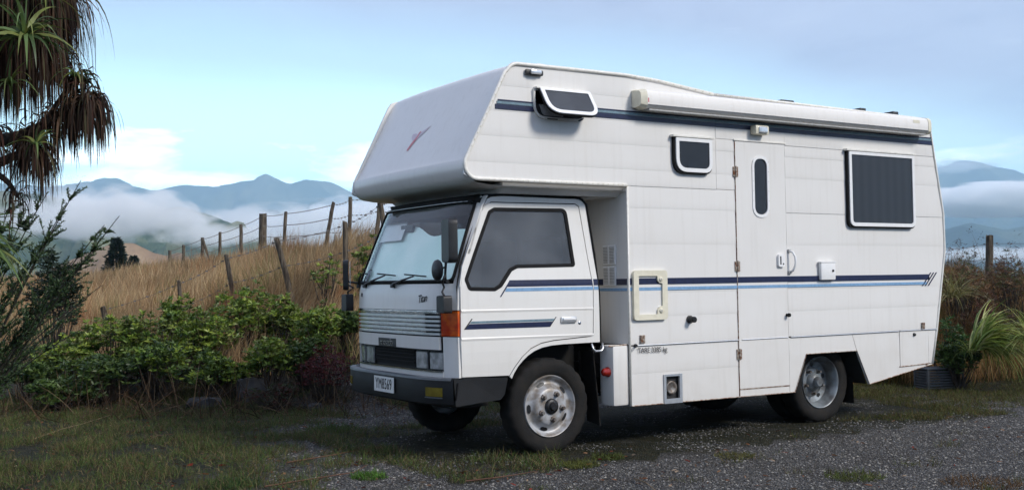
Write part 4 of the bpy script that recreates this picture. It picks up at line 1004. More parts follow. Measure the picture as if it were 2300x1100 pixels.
def ground_material():
    Mt = bpy.data.materials.new('gravel_and_turf'); Mt.use_nodes = True; nt = Mt.node_tree; L = nt.links; b = nt.nodes['Principled BSDF']
    def N(t, **k):
        n = nt.nodes.new(t)
        for a, v in k.items(): setattr(n, a, v)
        return n
    geo = N('ShaderNodeNewGeometry'); P = geo.outputs['Position']
    def noise_(s, d, rough=.6, vec=P): n = N('ShaderNodeTexNoise'); n.inputs['Scale'].default_value = s; n.inputs['Detail'].default_value = d; n.inputs['Roughness'].default_value = rough; L.new(vec, n.inputs['Vector']); return n.outputs[0]
    def ramp(f, st, ip='LINEAR'):
        n = N('ShaderNodeValToRGB'); cr = n.color_ramp; cr.interpolation = ip
        while len(cr.elements) > 1: cr.elements.remove(cr.elements[-1])
        cr.elements[0].position = st[0][0]; cr.elements[0].color = (*st[0][1], 1)
        for p, c in st[1:]: e = cr.elements.new(p); e.color = (*c, 1)
        L.new(f, n.inputs[0]); return n.outputs[0]
    def mth(op, a, b_=None, cl=False):
        n = N('ShaderNodeMath', operation=op, use_clamp=cl)
        for i, v in enumerate((a, b_)):
            if v is None: continue
            if isinstance(v, (int, float)): n.inputs[i].default_value = v
            else: L.new(v, n.inputs[i])
        return n.outputs[0]
    def mix(f, a, c):
        n = N('ShaderNodeMix', data_type='RGBA'); L.new(f, n.inputs[0])
        for i, v in ((6, a), (7, c)):
            if isinstance(v, tuple): n.inputs[i].default_value = (*v, 1)
            else: L.new(v, n.inputs[i])
        return n.outputs[2]
    # gravel: stone-by-stone tone
    vo = N('ShaderNodeTexVoronoi'); vo.inputs['Scale'].default_value = 62; L.new(P, vo.inputs['Vector'])
    vo2 = N('ShaderNodeTexVoronoi'); vo2.inputs['Scale'].default_value = 110; L.new(P, vo2.inputs['Vector'])
    sp1 = N('ShaderNodeSeparateColor'); L.new(vo.outputs['Color'], sp1.inputs[0]); sp2 = N('ShaderNodeSeparateColor'); L.new(vo2.outputs['Color'], sp2.inputs[0])
    st1 = ramp(sp1.outputs[0], [(0, (.034, .035, .037)), (.45, (.074, .076, .080)), (.8, (.125, .125, .132)), (.95, (.23, .23, .23)), (1, (.42, .41, .39))])
    st2 = ramp(sp2.outputs[0], [(0, (.032, .032, .034)), (.6, (.088, .089, .094)), (.93, (.165, .165, .172)), (1, (.34, .33, .32))])
    hs_ = N('ShaderNodeMix', data_type='RGBA'); hs_.blend_type = 'MULTIPLY'; hs_.inputs[0].default_value = 1; hs_.inputs[7].default_value = (1.02, .98, .90, 1)
    grav = mix(mth('GREATER_THAN', sp1.outputs[1], .55), st1, st2)
    L.new(grav, hs_.inputs[6]); grav = hs_.outputs[2]
    dirt = ramp(noise_(9, 6), [(.35, (.018, .014, .010)), (.6, (.045, .034, .022)), (.75, (.07, .055, .035))])
    grav = mix(ramp(noise_(1.1, 5), [(.50, (0, 0, 0)), (.72, (.75,) * 3)]), grav, dirt)
    turf = ramp(noise_(14, 6), [(.32, (.012, .013, .006)), (.5, (.028, .030, .012)), (.62, (.05, .042, .02)), (.75, (.028, .05, .014))])
    dry = ramp(noise_(5, 6), [(.3, (.10, .062, .028)), (.5, (.22, .145, .065)), (.75, (.33, .235, .12))])
    far = ramp(noise_(.03, 5), [(.3, (.025, .045, .018)), (.5, (.05, .075, .03)), (.75, (.16, .14, .07))])
    # where: gravel is the drive right of a line in front of the camper, turf elsewhere
    at = N('ShaderNodeAttribute', attribute_name='zone'); s3 = N('ShaderNodeSeparateColor'); L.new(at.outputs['Color'], s3.inputs[0])
    nz = mth('MULTIPLY', mth('SUBTRACT', noise_(2.2, 5), .5), .9)
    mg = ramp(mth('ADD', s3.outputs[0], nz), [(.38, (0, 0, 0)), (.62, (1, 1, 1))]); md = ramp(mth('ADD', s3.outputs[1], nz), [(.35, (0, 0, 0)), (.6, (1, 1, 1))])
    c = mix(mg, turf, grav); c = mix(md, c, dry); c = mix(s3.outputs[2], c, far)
    L.new(c, b.inputs['Base Color']); b.inputs['Roughness'].default_value = .92; b.inputs['Specular IOR Level'].default_value = .25
    bp = N('ShaderNodeBump'); bp.inputs['Strength'].default_value = .8; bp.inputs['Distance'].default_value = .02
    hgt = mth('ADD', mth('MULTIPLY', vo.outputs['Distance'], -14.0), mth('MULTIPLY', noise_(30, 5), 1.2)); L.new(hgt, bp.inputs['Height']); L.new(bp.outputs[0], b.inputs['Normal'])
    return Mt
def zone(x, y):
    d = Vector((x-CAM.x, y-CAM.y)); D = d.dot(F2); lat = d.dot(R2); r = d.length
    # gravel drive: everything to the right of the camper's nose, fading into grass at the foot of the bank
    g = 1.0
    line = (x + 0.35) * .75 + (-y - 1.2) * .35 + 1.0         # positive to the right and towards the camera
    g = max(0.0, min(1.0, .5 + line*.42))
    if D > 11.2 and x > 2: g = min(g, max(0, .95 - (D-11.2)*.40))
    if -0.6 < y < 2.4 and .2 < x < 6.6: g = .36  # ground colour darkened under the camper to deepen its shadow
    dry_ = max(0.0, min(1.0, (ground_z(x, y, False)-.42)*2.2)) if D > 12.5 else 0.0
    if D > 200: dry_ = 0
    if x > 3: dry_ *= .35
    return (g, dry_, max(0.0, min(1.0, (r-85)/60)))
gm = bpy.data.meshes.new('ground'); gm.from_pydata(verts, [], faces); gm.update()
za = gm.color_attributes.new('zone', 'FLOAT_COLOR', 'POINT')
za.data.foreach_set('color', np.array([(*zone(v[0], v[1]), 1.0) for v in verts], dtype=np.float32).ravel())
gm.shade_smooth()
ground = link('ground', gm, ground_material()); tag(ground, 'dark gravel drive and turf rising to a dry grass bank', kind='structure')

# ------------------------------------------------------------------ distant hills and mountains
def fbm(x, y, z, o=5, l=2.1, g=.5):
    a = 1.0; s = 0.0; f = 1.0
    for _ in range(o): s += a*noise.noise(Vector((x*f, y*f, z))); a *= g; f *= l
    return s
def hill_mat(name, stops, scale, bump=.5, dist=30):
    Mt = bpy.data.materials.new(name); Mt.use_nodes = True; nt = Mt.node_tree; L = nt.links; b = nt.nodes['Principled BSDF']
    g = nt.nodes.new('ShaderNodeNewGeometry'); n = nt.nodes.new('ShaderNodeTexNoise'); n.inputs['Scale'].default_value = scale; n.inputs['Detail'].default_value = 9; n.inputs['Roughness'].default_value = .62; L.new(g.outputs['Position'], n.inputs['Vector'])
    r = nt.nodes.new('ShaderNodeValToRGB'); cr = r.color_ramp
    while len(cr.elements) > 1: cr.elements.remove(cr.elements[-1])
    cr.elements[0].position = stops[0][0]; cr.elements[0].color = (*stops[0][1], 1)
    for p, c in stops[1:]: e = cr.elements.new(p); e.color = (*c, 1)
    L.new(n.outputs[0], r.inputs[0]); L.new(r.outputs[0], b.inputs['Base Color']); b.inputs['Roughness'].default_value = .95; b.inputs['Specular IOR Level'].default_value = .1
    bp = nt.nodes.new('ShaderNodeBump'); bp.inputs['Strength'].default_value = bump; bp.inputs['Distance'].default_value = dist
    n2_ = nt.nodes.new('ShaderNodeTexNoise'); n2_.inputs['Scale'].default_value = scale*4; n2_.inputs['Detail'].default_value = 7; L.new(g.outputs['Position'], n2_.inputs['Vector'])
    L.new(n2_.outputs[0], bp.inputs['Height']); L.new(bp.outputs[0], b.inputs['Normal'])
    return Mt
def ridge_range(name, label, D0, depth, ridge, umin, umax, material, nu=260, nd=26, rough=.16, base=-170, seed=0.0, fr=1.0, sharp=1.15):
    """a range whose crest runs along bearings u with heights from ridge [(u, z)]; a real heightfield with spurs"""
    us = [a for a, _ in ridge]; zs_ = [b for _, b in ridge]; v = []; f = []
    n = nu+1
    for k in range(nd+1):
        s = -1 + 2*k/nd
        for i in range(n):
            u = umin + (umax-umin)*i/nu; d = px2dir(u); z0 = float(np.interp(u, us, zs_))
            D = D0 + depth*s; x = CAM.x + d.x*D; y = CAM.y + d.y*D; L_ = D0/7.0
            w = abs(s)
            spur = fbm(x/L_*fr*1.6, y/L_*fr*1.6, seed, 5)
            h = (1 - w**sharp)
            z = base + (z0-base)*max(0, h + (rough*spur*(4*h*(1-h)+.02) if h > 0 else 0)*1.6)
            if k == nd//2: z = base + (z0-base)*(1 + rough*.05*fbm(x/L_*6, y/L_*6, seed+9, 4))
            v.append((x, y, z - (40 if k in (0, nd) else 0)))
    for k in range(nd):
        for i in range(nu): f.append((k*n+i, k*n+i+1, (k+1)*n+i+1, (k+1)*n+i))
    o = pobj(name, v, f, material, smooth=True); tag(o, label, kind='structure'); return o
def zpx(u, v, D):  # height of a thing seen on row v at distance D
    return CAM.z + D*(C_F.z + C_R.z*(u-CU0)/CF - C_U.z*(v-550)/CF) / (C_F.x*F2.x + C_F.y*F2.y + 0*(u)) 
forest = hill_mat('bush_clad_slopes', [(.34, (.012, .022, .014)), (.50, (.035, .055, .028)), (.60, (.10, .11, .06)), (.72, (.22, .20, .12))], .0014, .6, 60)
hillg = hill_mat('green_hill_cover', [(.36, (.02, .036, .015)), (.48, (.05, .075, .03)), (.58, (.12, .13, .055)), (.72, (.22, .20, .10))], .011, .6, 8)
dryh = hill_mat('dry_hill_cover', [(.30, (.09, .065, .045)), (.5, (.26, .18, .115)), (.75, (.36, .27, .17))], .05, .3, 1.5)
D = 12000
rl = [(-1600, 430), (-900, 400), (-500, 420), (-200, 380), (0, 410), (110, 420), (190, 412), (260, 405), (300, 422), (350, 430), (400, 416), (480, 420), (560, 409), (610, 400), (650, 411), (700, 403), (745, 408), (800, 436), (870, 455), (950, 470), (1100, 440), (1300, 400), (1500, 430), (1800, 420), (2000, 400), (2105, 377), (2160, 360), (2205, 362), (2240, 372), (2300, 389), (2400, 410), (2700, 400), (3200, 430), (4200, 440)]
ridge_range('mountains', 'blue mountain range far beyond the valley', D, 4200, [(u, zpx(u, v, D)) for u, v in rl], -1600, 4200, forest, nu=620, nd=60, rough=.34, seed=2.0, sharp=1.0)
D = 6500
r2 = [(-1600, 470), (-600, 470), (0, 470), (150, 455), (300, 480), (480, 500), (620, 470), (700, 520), (850, 530), (1000, 520), (1500, 520), (1900, 540), (2100, 520), (2180, 500), (2260, 515), (2330, 505), (2600, 520), (4200, 520)]
ridge_range('foothills', 'lower bush-clad foothills in front of the mountains', D, 1700, [(u, zpx(u, v, D)) for u, v in r2], -1600, 4200, forest, nu=420, nd=26, rough=.25, seed=5.0)
D = 2300
r3 = [(-900, 440), (-300, 420), (0, 430), (100, 436), (180, 460), (260, 500), (320, 490), (365, 466), (405, 464), (445, 476), (490, 490), (545, 512), (590, 545), (640, 570), (760, 610), (900, 640)]
ridge_range('wooded_hill', 'green wooded hill half hidden by mist', D, 700, [(u, zpx(u, v, D)) for u, v in r3], -900, 900, hillg, nu=240, nd=26, rough=.22, base=-150, seed=8.0, fr=1.4)
D = 620
r4 = [(-400, 640), (60, 640), (120, 600), (180, 575), (225, 557), (260, 545), (300, 546), (345, 568), (375, 574), (402, 566), (440, 590), (520, 640)]
ridge_range('dry_hill', 'low brown grassed hillock below the wooded hill', D, 120, [(u, zpx(u, v, D)) for u, v in r4], -400, 520, dryh, nu=120, nd=16, rough=.08, base=-70, seed=11.0)

# ------------------------------------------------------------------ air and low cloud
def vol_obj(name, verts_, faces_, density, color, label, noise_scale=None, lo=.45, hi=.6, aniso=0.0, detail=4, zfade=None, step=None):
    Mt = bpy.data.materials.new(name); Mt.use_nodes = True; nt = Mt.node_tree; nt.nodes.remove(nt.nodes['Principled BSDF'])
    pv = nt.nodes.new('ShaderNodeVolumePrincipled'); pv.inputs['Color'].default_value = (*color, 1); pv.inputs['Density'].default_value = density; pv.inputs['Anisotropy'].default_value = aniso
    nt.links.new(pv.outputs[0], nt.nodes['Material Output'].inputs['Volume'])
    if noise_scale:
        g = nt.nodes.new('ShaderNodeNewGeometry'); mp = nt.nodes.new('ShaderNodeMapping'); mp.inputs['Scale'].default_value = (1, 1, 1.8); nt.links.new(g.outputs['Position'], mp.inputs[0])
        n = nt.nodes.new('ShaderNodeTexNoise'); n.inputs['Scale'].default_value = noise_scale; n.inputs['Detail'].default_value = detail; n.inputs['Roughness'].default_value = .55; nt.links.new(mp.outputs[0], n.inputs['Vector'])
        tcn = nt.nodes.new('ShaderNodeTexCoord'); 
        src = n.outputs[0]
        # thin out towards the edge of the bank
        mp2 = nt.nodes.new('ShaderNodeMapping'); mp2.inputs['Location'].default_value = (-.5, -.5, -.5); nt.links.new(tcn.outputs['Generated'], mp2.inputs[0])
        ln = nt.nodes.new('ShaderNodeVectorMath'); ln.operation = 'LENGTH'; nt.links.new(mp2.outputs[0], ln.inputs[0])
        mr0 = nt.nodes.new('ShaderNodeMapRange'); mr0.inputs[1].default_value = .10; mr0.inputs[2].default_value = .5; mr0.inputs[3].default_value = .12; mr0.inputs[4].default_value = -.20; nt.links.new(ln.outputs['Value'], mr0.inputs[0])
        ad = nt.nodes.new('ShaderNodeMath'); ad.operation = 'ADD'; nt.links.new(src, ad.inputs[0]); nt.links.new(mr0.outputs[0], ad.inputs[1])
        mr = nt.nodes.new('ShaderNodeMapRange'); mr.inputs[1].default_value = lo; mr.inputs[2].default_value = hi; mr.inputs[3].default_value = 0; mr.inputs[4].default_value = density; nt.links.new(ad.outputs[0], mr.inputs[0])
        nt.links.new(mr.outputs[0], pv.inputs['Density'])
    else:
        Mt.cycles.homogeneous_volume = True
    if step: 
        try: Mt.cycles.volume_step_rate = step
        except Exception: pass
    o = pobj(name, verts_, faces_, Mt); return o
USE_HAZE = True
if USE_HAZE:
    hx, hz0_, hz1_ = 16800, -260, 1420
    b = MB(); b.box((CAM.x-hx, CAM.y-hx, hz0_), (CAM.x+hx, CAM.y+hx, hz1_))
    hz = vol_obj('haze', b.v, b.f, 0.000115, (.54, .80, 1.0), None); tag(hz, 'thin blue haze filling the valley air', kind='stuff')
def bank(cu_, cv_, D, wpx, hpx, depth, density, ns, lo, hi, label, seed=0):
    d = px2dir(cu_); c = Vector((CAM.x + d.x*D, CAM.y + d.y*D, zpx(cu_, cv_, D))); w = wpx/CF*D/2; h = hpx/CF*D/2
    bm = bmesh.new(); bmesh.ops.create_icosphere(bm, subdivisions=4, radius=1)
    for v in bm.verts:
        k = 1 + .22*noise.noise(v.co*1.7 + Vector((seed, seed, 0))); q = v.co*k
        p = R2*(q.x*w) + F2*(q.y*depth); v.co = (c.x + p.x, c.y + p.y, c.z + q.z*h)
    vs_ = [v.co.copy() for v in bm.verts]; bm.verts.index_update(); fs = [tuple(v.index for v in f.verts) for f in bm.faces]; bm.free()
    o = vol_obj('mist_bank', vs_, fs, density, (1.0, 1.0, 1.0), label, ns, lo, hi, aniso=0.0, detail=8)
    tag(o, label, kind='stuff'); return o

MIST = [(262, 482, 1700, 360, 130, 420, .022, .006, .44, .56, 'ragged mist bank drifting over the wooded hill'),
        (120, 500, 1500, 260, 90, 300, .012, .008, .48, .60, 'thin mist low in the valley behind the palm-like tree'),
        (500, 530, 1900, 240, 70, 300, .016, .007, .46, .58, 'mist at the right foot of the wooded hill'),
        (710, 522, 3600, 620, 120, 900, .010, .0028, .40, .50, 'bright white fog filling the valley behind the fence posts'),
        (880, 480, 4200, 330, 70, 900, .009, .0026, .42, .52, 'white fog bank beside the over-cab nose'),
        (2290, 448, 5600, 640, 72, 700, .020, .0014, .33, .40, 'long level cloud band across the right-hand mountain'),
        (2160, 372, 11000, 170, 34, 700, .003, .0014, .42, .54, 'wisp of cloud on the right-hand mountain summit'),
        (2240, 572, 3200, 420, 46, 500, .007, .0034, .44, .54, 'pale mist in the valley behind the right-hand fence post')]
for i, (u, v, D, w, h, dp, dn, ns, lo, hi, lb) in enumerate(MIST): bank(u, v, D, w, h, dp, dn*1.3, ns*2.9, lo-.01, hi+.05, lb, seed=i*3.1)

# ================================================================== PLANTS, FENCES, LITTER
def tint_mat(name, rough=.7, spec=.25, trans=0.0):
    Mt = bpy.data.materials.new(name); Mt.use_nodes = True; nt = Mt.node_tree; b = nt.nodes['Principled BSDF']
    a = nt.nodes.new('ShaderNodeAttribute'); a.attribute_name = 'tint'; nt.links.new(a.outputs['Color'], b.inputs['Base Color'])
    b.inputs['Roughness'].default_value = rough; b.inputs['Specular IOR Level'].default_value = spec
    if trans:
        t = nt.nodes.new('ShaderNodeBsdfTranslucent'); nt.links.new(a.outputs['Color'], t.inputs[0]); mx = nt.nodes.new('ShaderNodeMixShader'); mx.inputs[0].default_value = trans
        nt.links.new(b.outputs[0], mx.inputs[1]); nt.links.new(t.outputs[0], mx.inputs[2]); nt.links.new(mx.outputs[0], nt.nodes['Material Output'].inputs[0])
    return Mt
LEAF = tint_mat('leaf_surface', .45, .4, .25); GRASS = tint_mat('grass_blade', .75, .15, .2); DEAD = tint_mat('dead_leaf', .8, .15, .1); STONE = tint_mat('stone_chip', .85, .3)
BARK = mat('bark', (.055, .042, .032), .9, second=(.025, .02, .016), vscale=14, bump=.6, bscale=40, stretch=(1, 1, .25))
DBARK = mat('dark_twig_bark', (.022, .02, .014), .9)
POSTW = mat('weathered_post', (.13, .105, .075), .9, second=(.035, .026, .018), vscale=9, bump=.7, bscale=30, stretch=(3, 3, .5))
WIREM = mat('rusty_wire', (.16, .15, .145), .6, .6)
ROCKM = mat('dark_rock', (.05, .05, .054), .9, second=(.02, .02, .02), vscale=6, bump=.8, bscale=14)
def build_np(name, V, F, tint, material, parent=None, smooth=False):
    """V (n,3), F list of index arrays of equal length (m,k), tint (n,3)"""
    me = bpy.data.meshes.new(name); me.vertices.add(len(V)); me.vertices.foreach_set('co', np.asarray(V, dtype=np.float32).ravel())
    loops = np.concatenate([f.ravel() for f in F]).astype(np.int32)
    sizes = np.concatenate([np.full(len(f), f.shape[1]) for f in F]).astype(np.int32); starts = np.concatenate([[0], np.cumsum(sizes)[:-1]]).astype(np.int32)
    me.loops.add(len(loops)); me.loops.foreach_set('vertex_index', loops)
    me.polygons.add(len(sizes)); me.polygons.foreach_set('loop_start', starts)
    try: me.polygons.foreach_set('loop_total', sizes)
    except Exception: pass
    me.update(calc_edges=True); me.validate()
    ca = me.color_attributes.new('tint', 'FLOAT_COLOR', 'POINT'); ca.data.foreach_set('color', np.hstack([tint, np.ones((len(V), 1))]).astype(np.float32).ravel())
    return link(name, me, material, parent, smooth)
def blades(base, direc, length, width, droop, tint, segs=3, side=None, taper=1.0, fold=0.0):
    """curved tapering leaves. base (n,3); direc unit (n,3) launch direction; droop: gravity pull; returns V,F,T"""
    n = len(base); g = np.array([0, 0, -1.0])
    if side is None:
        rv = nrg.normal(size=(n, 3)); side = np.cross(direc, rv); side /= np.linalg.norm(side, axis=1)[:, None] + 1e-9
    P = base.copy(); d = direc.copy(); V = []; T = []
    seg = (length/segs)[:, None]
    wprof = [1.0 - (k/segs)**1.6*taper for k in range(segs+1)]; wprof[0] = .6
    for k in range(segs+1):
        w = (width*wprof[k]/2)[:, None]
        if k < segs: V += [P - side*w, P + side*w]
        else: V += [P]
        P = P + d*seg
        d = d + g*(droop[:, None]/segs); d /= np.linalg.norm(d, axis=1)[:, None] + 1e-9
    m_ = 2*segs+1; arr = np.stack(V, 1).reshape(-1, 3)
    base_i = (np.arange(n)*m_)[:, None]; quads = []
    for k in range(segs-1): quads.append(base_i + np.array([2*k, 2*k+1, 2*k+3, 2*k+2])[None])
    tris = base_i + np.array([2*segs-2, 2*segs-1, 2*segs])[None]
    F = ([np.concatenate(quads)] if quads else []) + [tris]
    return arr, F, np.repeat(tint, m_, axis=0)
def merge(parts):
    V = []; T = []; Fs = {}; k = 0
    for v, F, t in parts:
        for f in F: Fs.setdefault(f.shape[1], []).append(f + k)
        V.append(v); T.append(t); k += len(v)
    return np.concatenate(V), [np.concatenate(x) for x in Fs.values()], np.concatenate(T)
def pick(cols, n, jit=.22):
    cols = np.array(cols); t = cols[nrg.integers(0, len(cols), n)]
    return t * (1 + nrg.uniform(-jit, jit, (n, 1)))
def dirs(n, el0, el1, az0=0, az1=360):
    az = np.radians(nrg.uniform(az0, az1, n)); el = np.radians(nrg.uniform(el0, el1, n))
    return np.stack([np.cos(az)*np.cos(el), np.sin(az)*np.cos(el), np.sin(el)], 1)
def at(u, v, D):  # a surveyed point: column, row and distance ahead of the camera
    p = CAM + (C_F + C_R*((u-CU0)/CF) - C_U*((v-550)/CF))*D; return p
def ground_pt(u, D):
    d = px2dir(u); x, y = CAM.x + d.x*D, CAM.y + d.y*D; return Vector((x, y, G(x, y)))
# vectorised ground height from the same survey via a coarse lookup
_gu = np.linspace(-900, 3200, 260); _gd = np.geomspace(5, 75, 150)
_gz = np.array([[ground_pt(u, d).z for d in _gd] for u in _gu])
def gz(u, D):
    iu = np.clip(np.interp(u, _gu, np.arange(len(_gu))), 0, len(_gu)-1.001); idd = np.clip(np.interp(D, _gd, np.arange(len(_gd))), 0, len(_gd)-1.001)
    a = iu.astype(int); b = idd.astype(int); fa = iu-a; fb = idd-b
    return _gz[a, b]*(1-fa)*(1-fb) + _gz[a+1, b]*fa*(1-fb) + _gz[a, b+1]*(1-fa)*fb + _gz[a+1, b+1]*fa*fb
def uxy(u, D):
    k = (u-CU0)/CF; return CAM.x + (F2.x + R2.x*k)*D, CAM.y + (F2.y + R2.y*k)*D
def ground_pts(u, D):
    x, y = uxy(u, D); return np.stack([x, y, gz(u, D) - .01], 1)
def under_van(x, y, mx=0.0): return (x > .3-mx) & (x < 6.3+mx) & (y > -.02-mx) & (y < 2.1+mx)
def gravelness(P):
    return np.array([zone(p[0], p[1])[0] for p in P])
def clumpy(x, y, s, seed=0): return np.array([noise.noise(Vector((a*s, b*s, seed))) for a, b in zip(x, y)])

# ---- tall dry grass on the bank (nobody could count it)
def dry_grass(name, label, u0, u1, D0, D1, n, cols, hmin, hmax, wk=.00042, thin=None, seed=0, power=1.0):
    u = nrg.uniform(u0, u1, n*2); D = D0 * (D1/D0)**(nrg.uniform(0, 1, n*2)**power)
    P = ground_pts(u, D); c = clumpy(P[:, 0], P[:, 1], .9, seed)
    keep = (c + nrg.uniform(-.5, .5, len(c)) > -.22)
    if thin is not None: keep &= thin(u, D, P)
    P = P[keep][:n]; D = D[keep][:n]; c = c[keep][:n]; m_ = len(P)
    d = dirs(m_, 62, 88); c2 = clumpy(P[:, 0], P[:, 1], .35, seed+7)[:, None]; lean = R2*.5
    d = d + np.array([lean.x, lean.y, 0])*(.35 + c2); d /= np.linalg.norm(d, axis=1)[:, None]
    L_ = nrg.uniform(hmin, hmax, m_)*(1 + .9*c)*np.where(nrg.uniform(0, 1, m_) > .93, 1.35, 1); w = D*wk*nrg.uniform(.6, 1.3, m_)
    q_ = np.clip(clumpy(P[:, 0], P[:, 1], .42, seed+3)*2.2 + .5, 0, 1)[:, None]; t = pick(cols, m_, .28) * (.62 + .62*q_)
    q2 = np.clip(clumpy(P[:, 0], P[:, 1], .8, seed+13)*3.5 - .6, 0, 1)[:, None]; t = t*(1-q2*.7) + t*np.array([[.85, .52, .40]])*q2*.7
    q3 = (clumpy(P[:, 0], P[:, 1], 1.3, seed+23) > .42)[:, None]; t = np.where(q3, t*np.array([[.42, .62, .38]]), t)
    v, F, T = blades(P, d, L_, w, nrg.uniform(.1, 1.1, m_), t, 3)
    return tag(build_np(name, v, F, T, GRASS), label, 'grass', kind='stuff')
DRYC = [(.48, .36, .21), (.40, .285, .155), (.30, .20, .10), (.50, .38, .22), (.36, .25, .14), (.23, .145, .075), (.40, .25, .13)]
dry_grass('dry_grass', 'tall pale dry grass on the bank beyond the shrubs', -250, 980, 13.4, 64, 125000, DRYC, .32, .62, power=.85,
          thin=lambda u, D, P: (P[:, 2] > .22))
BR = [(.19, .10, .045), (.26, .14, .055), (.12, .07, .03), (.32, .21, .09), (.09, .09, .03)]
dry_grass('bank_grass', 'rust-brown grass and bracken on the bank behind the rear of the camper', 1880, 2480, 14.0, 22, 36000, BR, .25, .5, seed=20, wk=.00055)
# ---- turf and weeds
def turf(name, label, n, u0, u1, D0, D1, cols, h0, h1, test, w=.004, segs=2, seed=0):
    u = nrg.uniform(u0, u1, n); D = np.sqrt(nrg.uniform(D0*D0, D1*D1, n)); P = ground_pts(u, D); c = clumpy(P[:, 0], P[:, 1], 2.3, seed) + .5*clumpy(P[:, 0], P[:, 1], 7, seed+5)
    k = test(P, c); P = P[k]; c = c[k]; m_ = len(P)
    P[:, 2] += .006
    v, F, T = blades(P, dirs(m_, 25, 85), nrg.uniform(h0, h1, m_)*(1+.8*np.clip(c, -.6, 1)), np.full(m_, w)*nrg.uniform(.6, 1.5, m_), nrg.uniform(.2, 1.6, m_), pick(cols, m_, .3), segs)
    return tag(build_np(name, v, F, T, GRASS), label, 'grass', kind='stuff')
GC = [(.055, .09, .024), (.08, .11, .03), (.04, .06, .02), (.12, .105, .045), (.18, .14, .07), (.09, .14, .035), (.11, .07, .04)]
turf('turf', 'short dark weedy turf in front of the shrubs', 150000, -250, 1250, 6.9, 13.6, GC, .035, .10, lambda P, c: (gravelness(P) < .62 + .35*c) & ~under_van(P[:, 0], P[:, 1], -.3) & (c + nrg.uniform(-.4, .4, len(c)) > -.15))
GC2 = [(.07, .09, .022), (.10, .11, .03), (.05, .06, .018), (.13, .10, .045), (.09, .06, .03)]
turf('turf', 'olive grass along the foot of the bank behind the camper', 60000, 1800, 2500, 10.6, 14.6, GC2, .03, .085, lambda P, c: (gravelness(P) < .80 + .25*c) & ~under_van(P[:, 0], P[:, 1], -.1) & (c + nrg.uniform(-.4, .4, len(c)) > -.12), seed=4)
# sparse weeds growing through the gravel
turf('weeds', 'small weeds coming up through the gravel', 60000, 700, 2500, 7.0, 12.5, GC2, .02, .06, lambda P, c: (c > .55) & ~under_van(P[:, 0], P[:, 1], -.4), seed=9)
for (u, v, r, h, lb, cs) in [(825, 1068, .13, .07, 'bright green weed tuft on the gravel at the lower left of the front wheel', [(.08, .17, .03), (.06, .12, .02)]),
                            (1295, 1042, .15, .07, 'yellow-green weed tuft just right of the front wheel', [(.11, .12, .03), (.08, .09, .025)]),
                            (1358, 1025, .13, .06, 'flat green tuft between the front wheel tuft and the mudflap', [(.08, .10, .028), (.06, .07, .02)]),
                            (1905, 1068, .20, .07, 'low green weed patch near the right front of the gravel', [(.09, .12, .03), (.07, .07, .025)]),
                            (1640, 1022, .16, .05, 'small yellowish tuft on the gravel below the entry door', [(.12, .11, .04), (.08, .08, .03)]),
                            (2190, 1082, .26, .06, 'brown dead tuft on the gravel at the lower right', [(.13, .075, .035), (.09, .055, .03)]),
                            (740, 965, .25, .12, 'grass tussock in front of the bumper', [(.05, .08, .022), (.07, .10, .03)]),
                            (520, 1085, .18, .08, 'green grass tussock at the bottom edge, left of centre', [(.05, .085, .025), (.03, .06, .02)])]:
    D = CF*1.38/(v-(655-.01474*(u+438))); c0 = ground_pt(u, D); m_ = 420
    a = nrg.uniform(0, 6.283, m_); rr = r*np.sqrt(nrg.uniform(0, 1, m_)); P = np.stack([c0.x+rr*np.cos(a), c0.y+rr*np.sin(a), np.full(m_, c0.z)], 1)
    v_, F_, T_ = blades(P, dirs(m_, 20, 85), nrg.uniform(.4, 1.1, m_)*h, np.full(m_, .006), nrg.uniform(.3, 1.8, m_), pick(cs, m_, .3), 2)
    tag(build_np('grass_tuft', v_, F_, T_, GRASS), lb, 'grass tuft', 'weed tufts on the drive')
# ---- gravel stones
def pebbles(n, u0, u1, D0, D1, s0, s1, cols, name, label):
    u = nrg.uniform(u0, u1, n); D = np.sqrt(nrg.uniform(D0*D0, D1*D1, n)); P = ground_pts(u, D); P[:, 2] += .010
    g = gravelness(P); c = clumpy(P[:, 0], P[:, 1], 1.6, 30); k = (g + .5*c > nrg.uniform(.30, .75, n)); P = P[k]; m_ = len(P)
    s = s0*(s1/s0)**nrg.uniform(0, 1, m_)**2.0
    O = np.array([(1, 0, 0), (0, 1, 0), (-1, 0, 0), (0, -1, 0), (0, 0, 1), (0, 0, -1)], float)[None].repeat(m_, 0) * nrg.uniform(.65, 1.15, (m_, 6, 1))
    a = nrg.uniform(0, 6.28, m_); ca, sa = np.cos(a)[:, None], np.sin(a)[:, None]; x = O[..., 0]*ca - O[..., 1]*sa; y = O[..., 0]*sa + O[..., 1]*ca; z = O[..., 2]*.55 + x*nrg.uniform(-.4, .4, (m_, 1))
    V = P[:, None, :] + np.stack([x, y, z], 2)*s[:, None, None]
    f = np.array([(0, 1, 4), (1, 2, 4), (2, 3, 4), (3, 0, 4), (1, 0, 5), (2, 1, 5), (3, 2, 5), (0, 3, 5)]); Fi = (np.arange(m_)*6)[:, None, None] + f[None]
    tag(build_np(name, V.reshape(-1, 3), [Fi.reshape(-1, 3)], np.repeat(pick(cols, m_, .3), 6, axis=0), STONE), label, 'gravel', kind='stuff')
STC = [(.075, .077, .082), (.105, .107, .114), (.045, .045, .05), (.15, .15, .157), (.095, .09, .082), (.085, .087, .094), (.055, .055, .06), (.16, .16, .165), (.26, .255, .245)]
STC = [(a*1.02, b*.98, c*.90) for a, b, c in STC]
pebbles(120000, 600, 2500, 6.9, 13.5, .0045, .016, STC, 'gravel', 'loose grey stone chips on the drive')
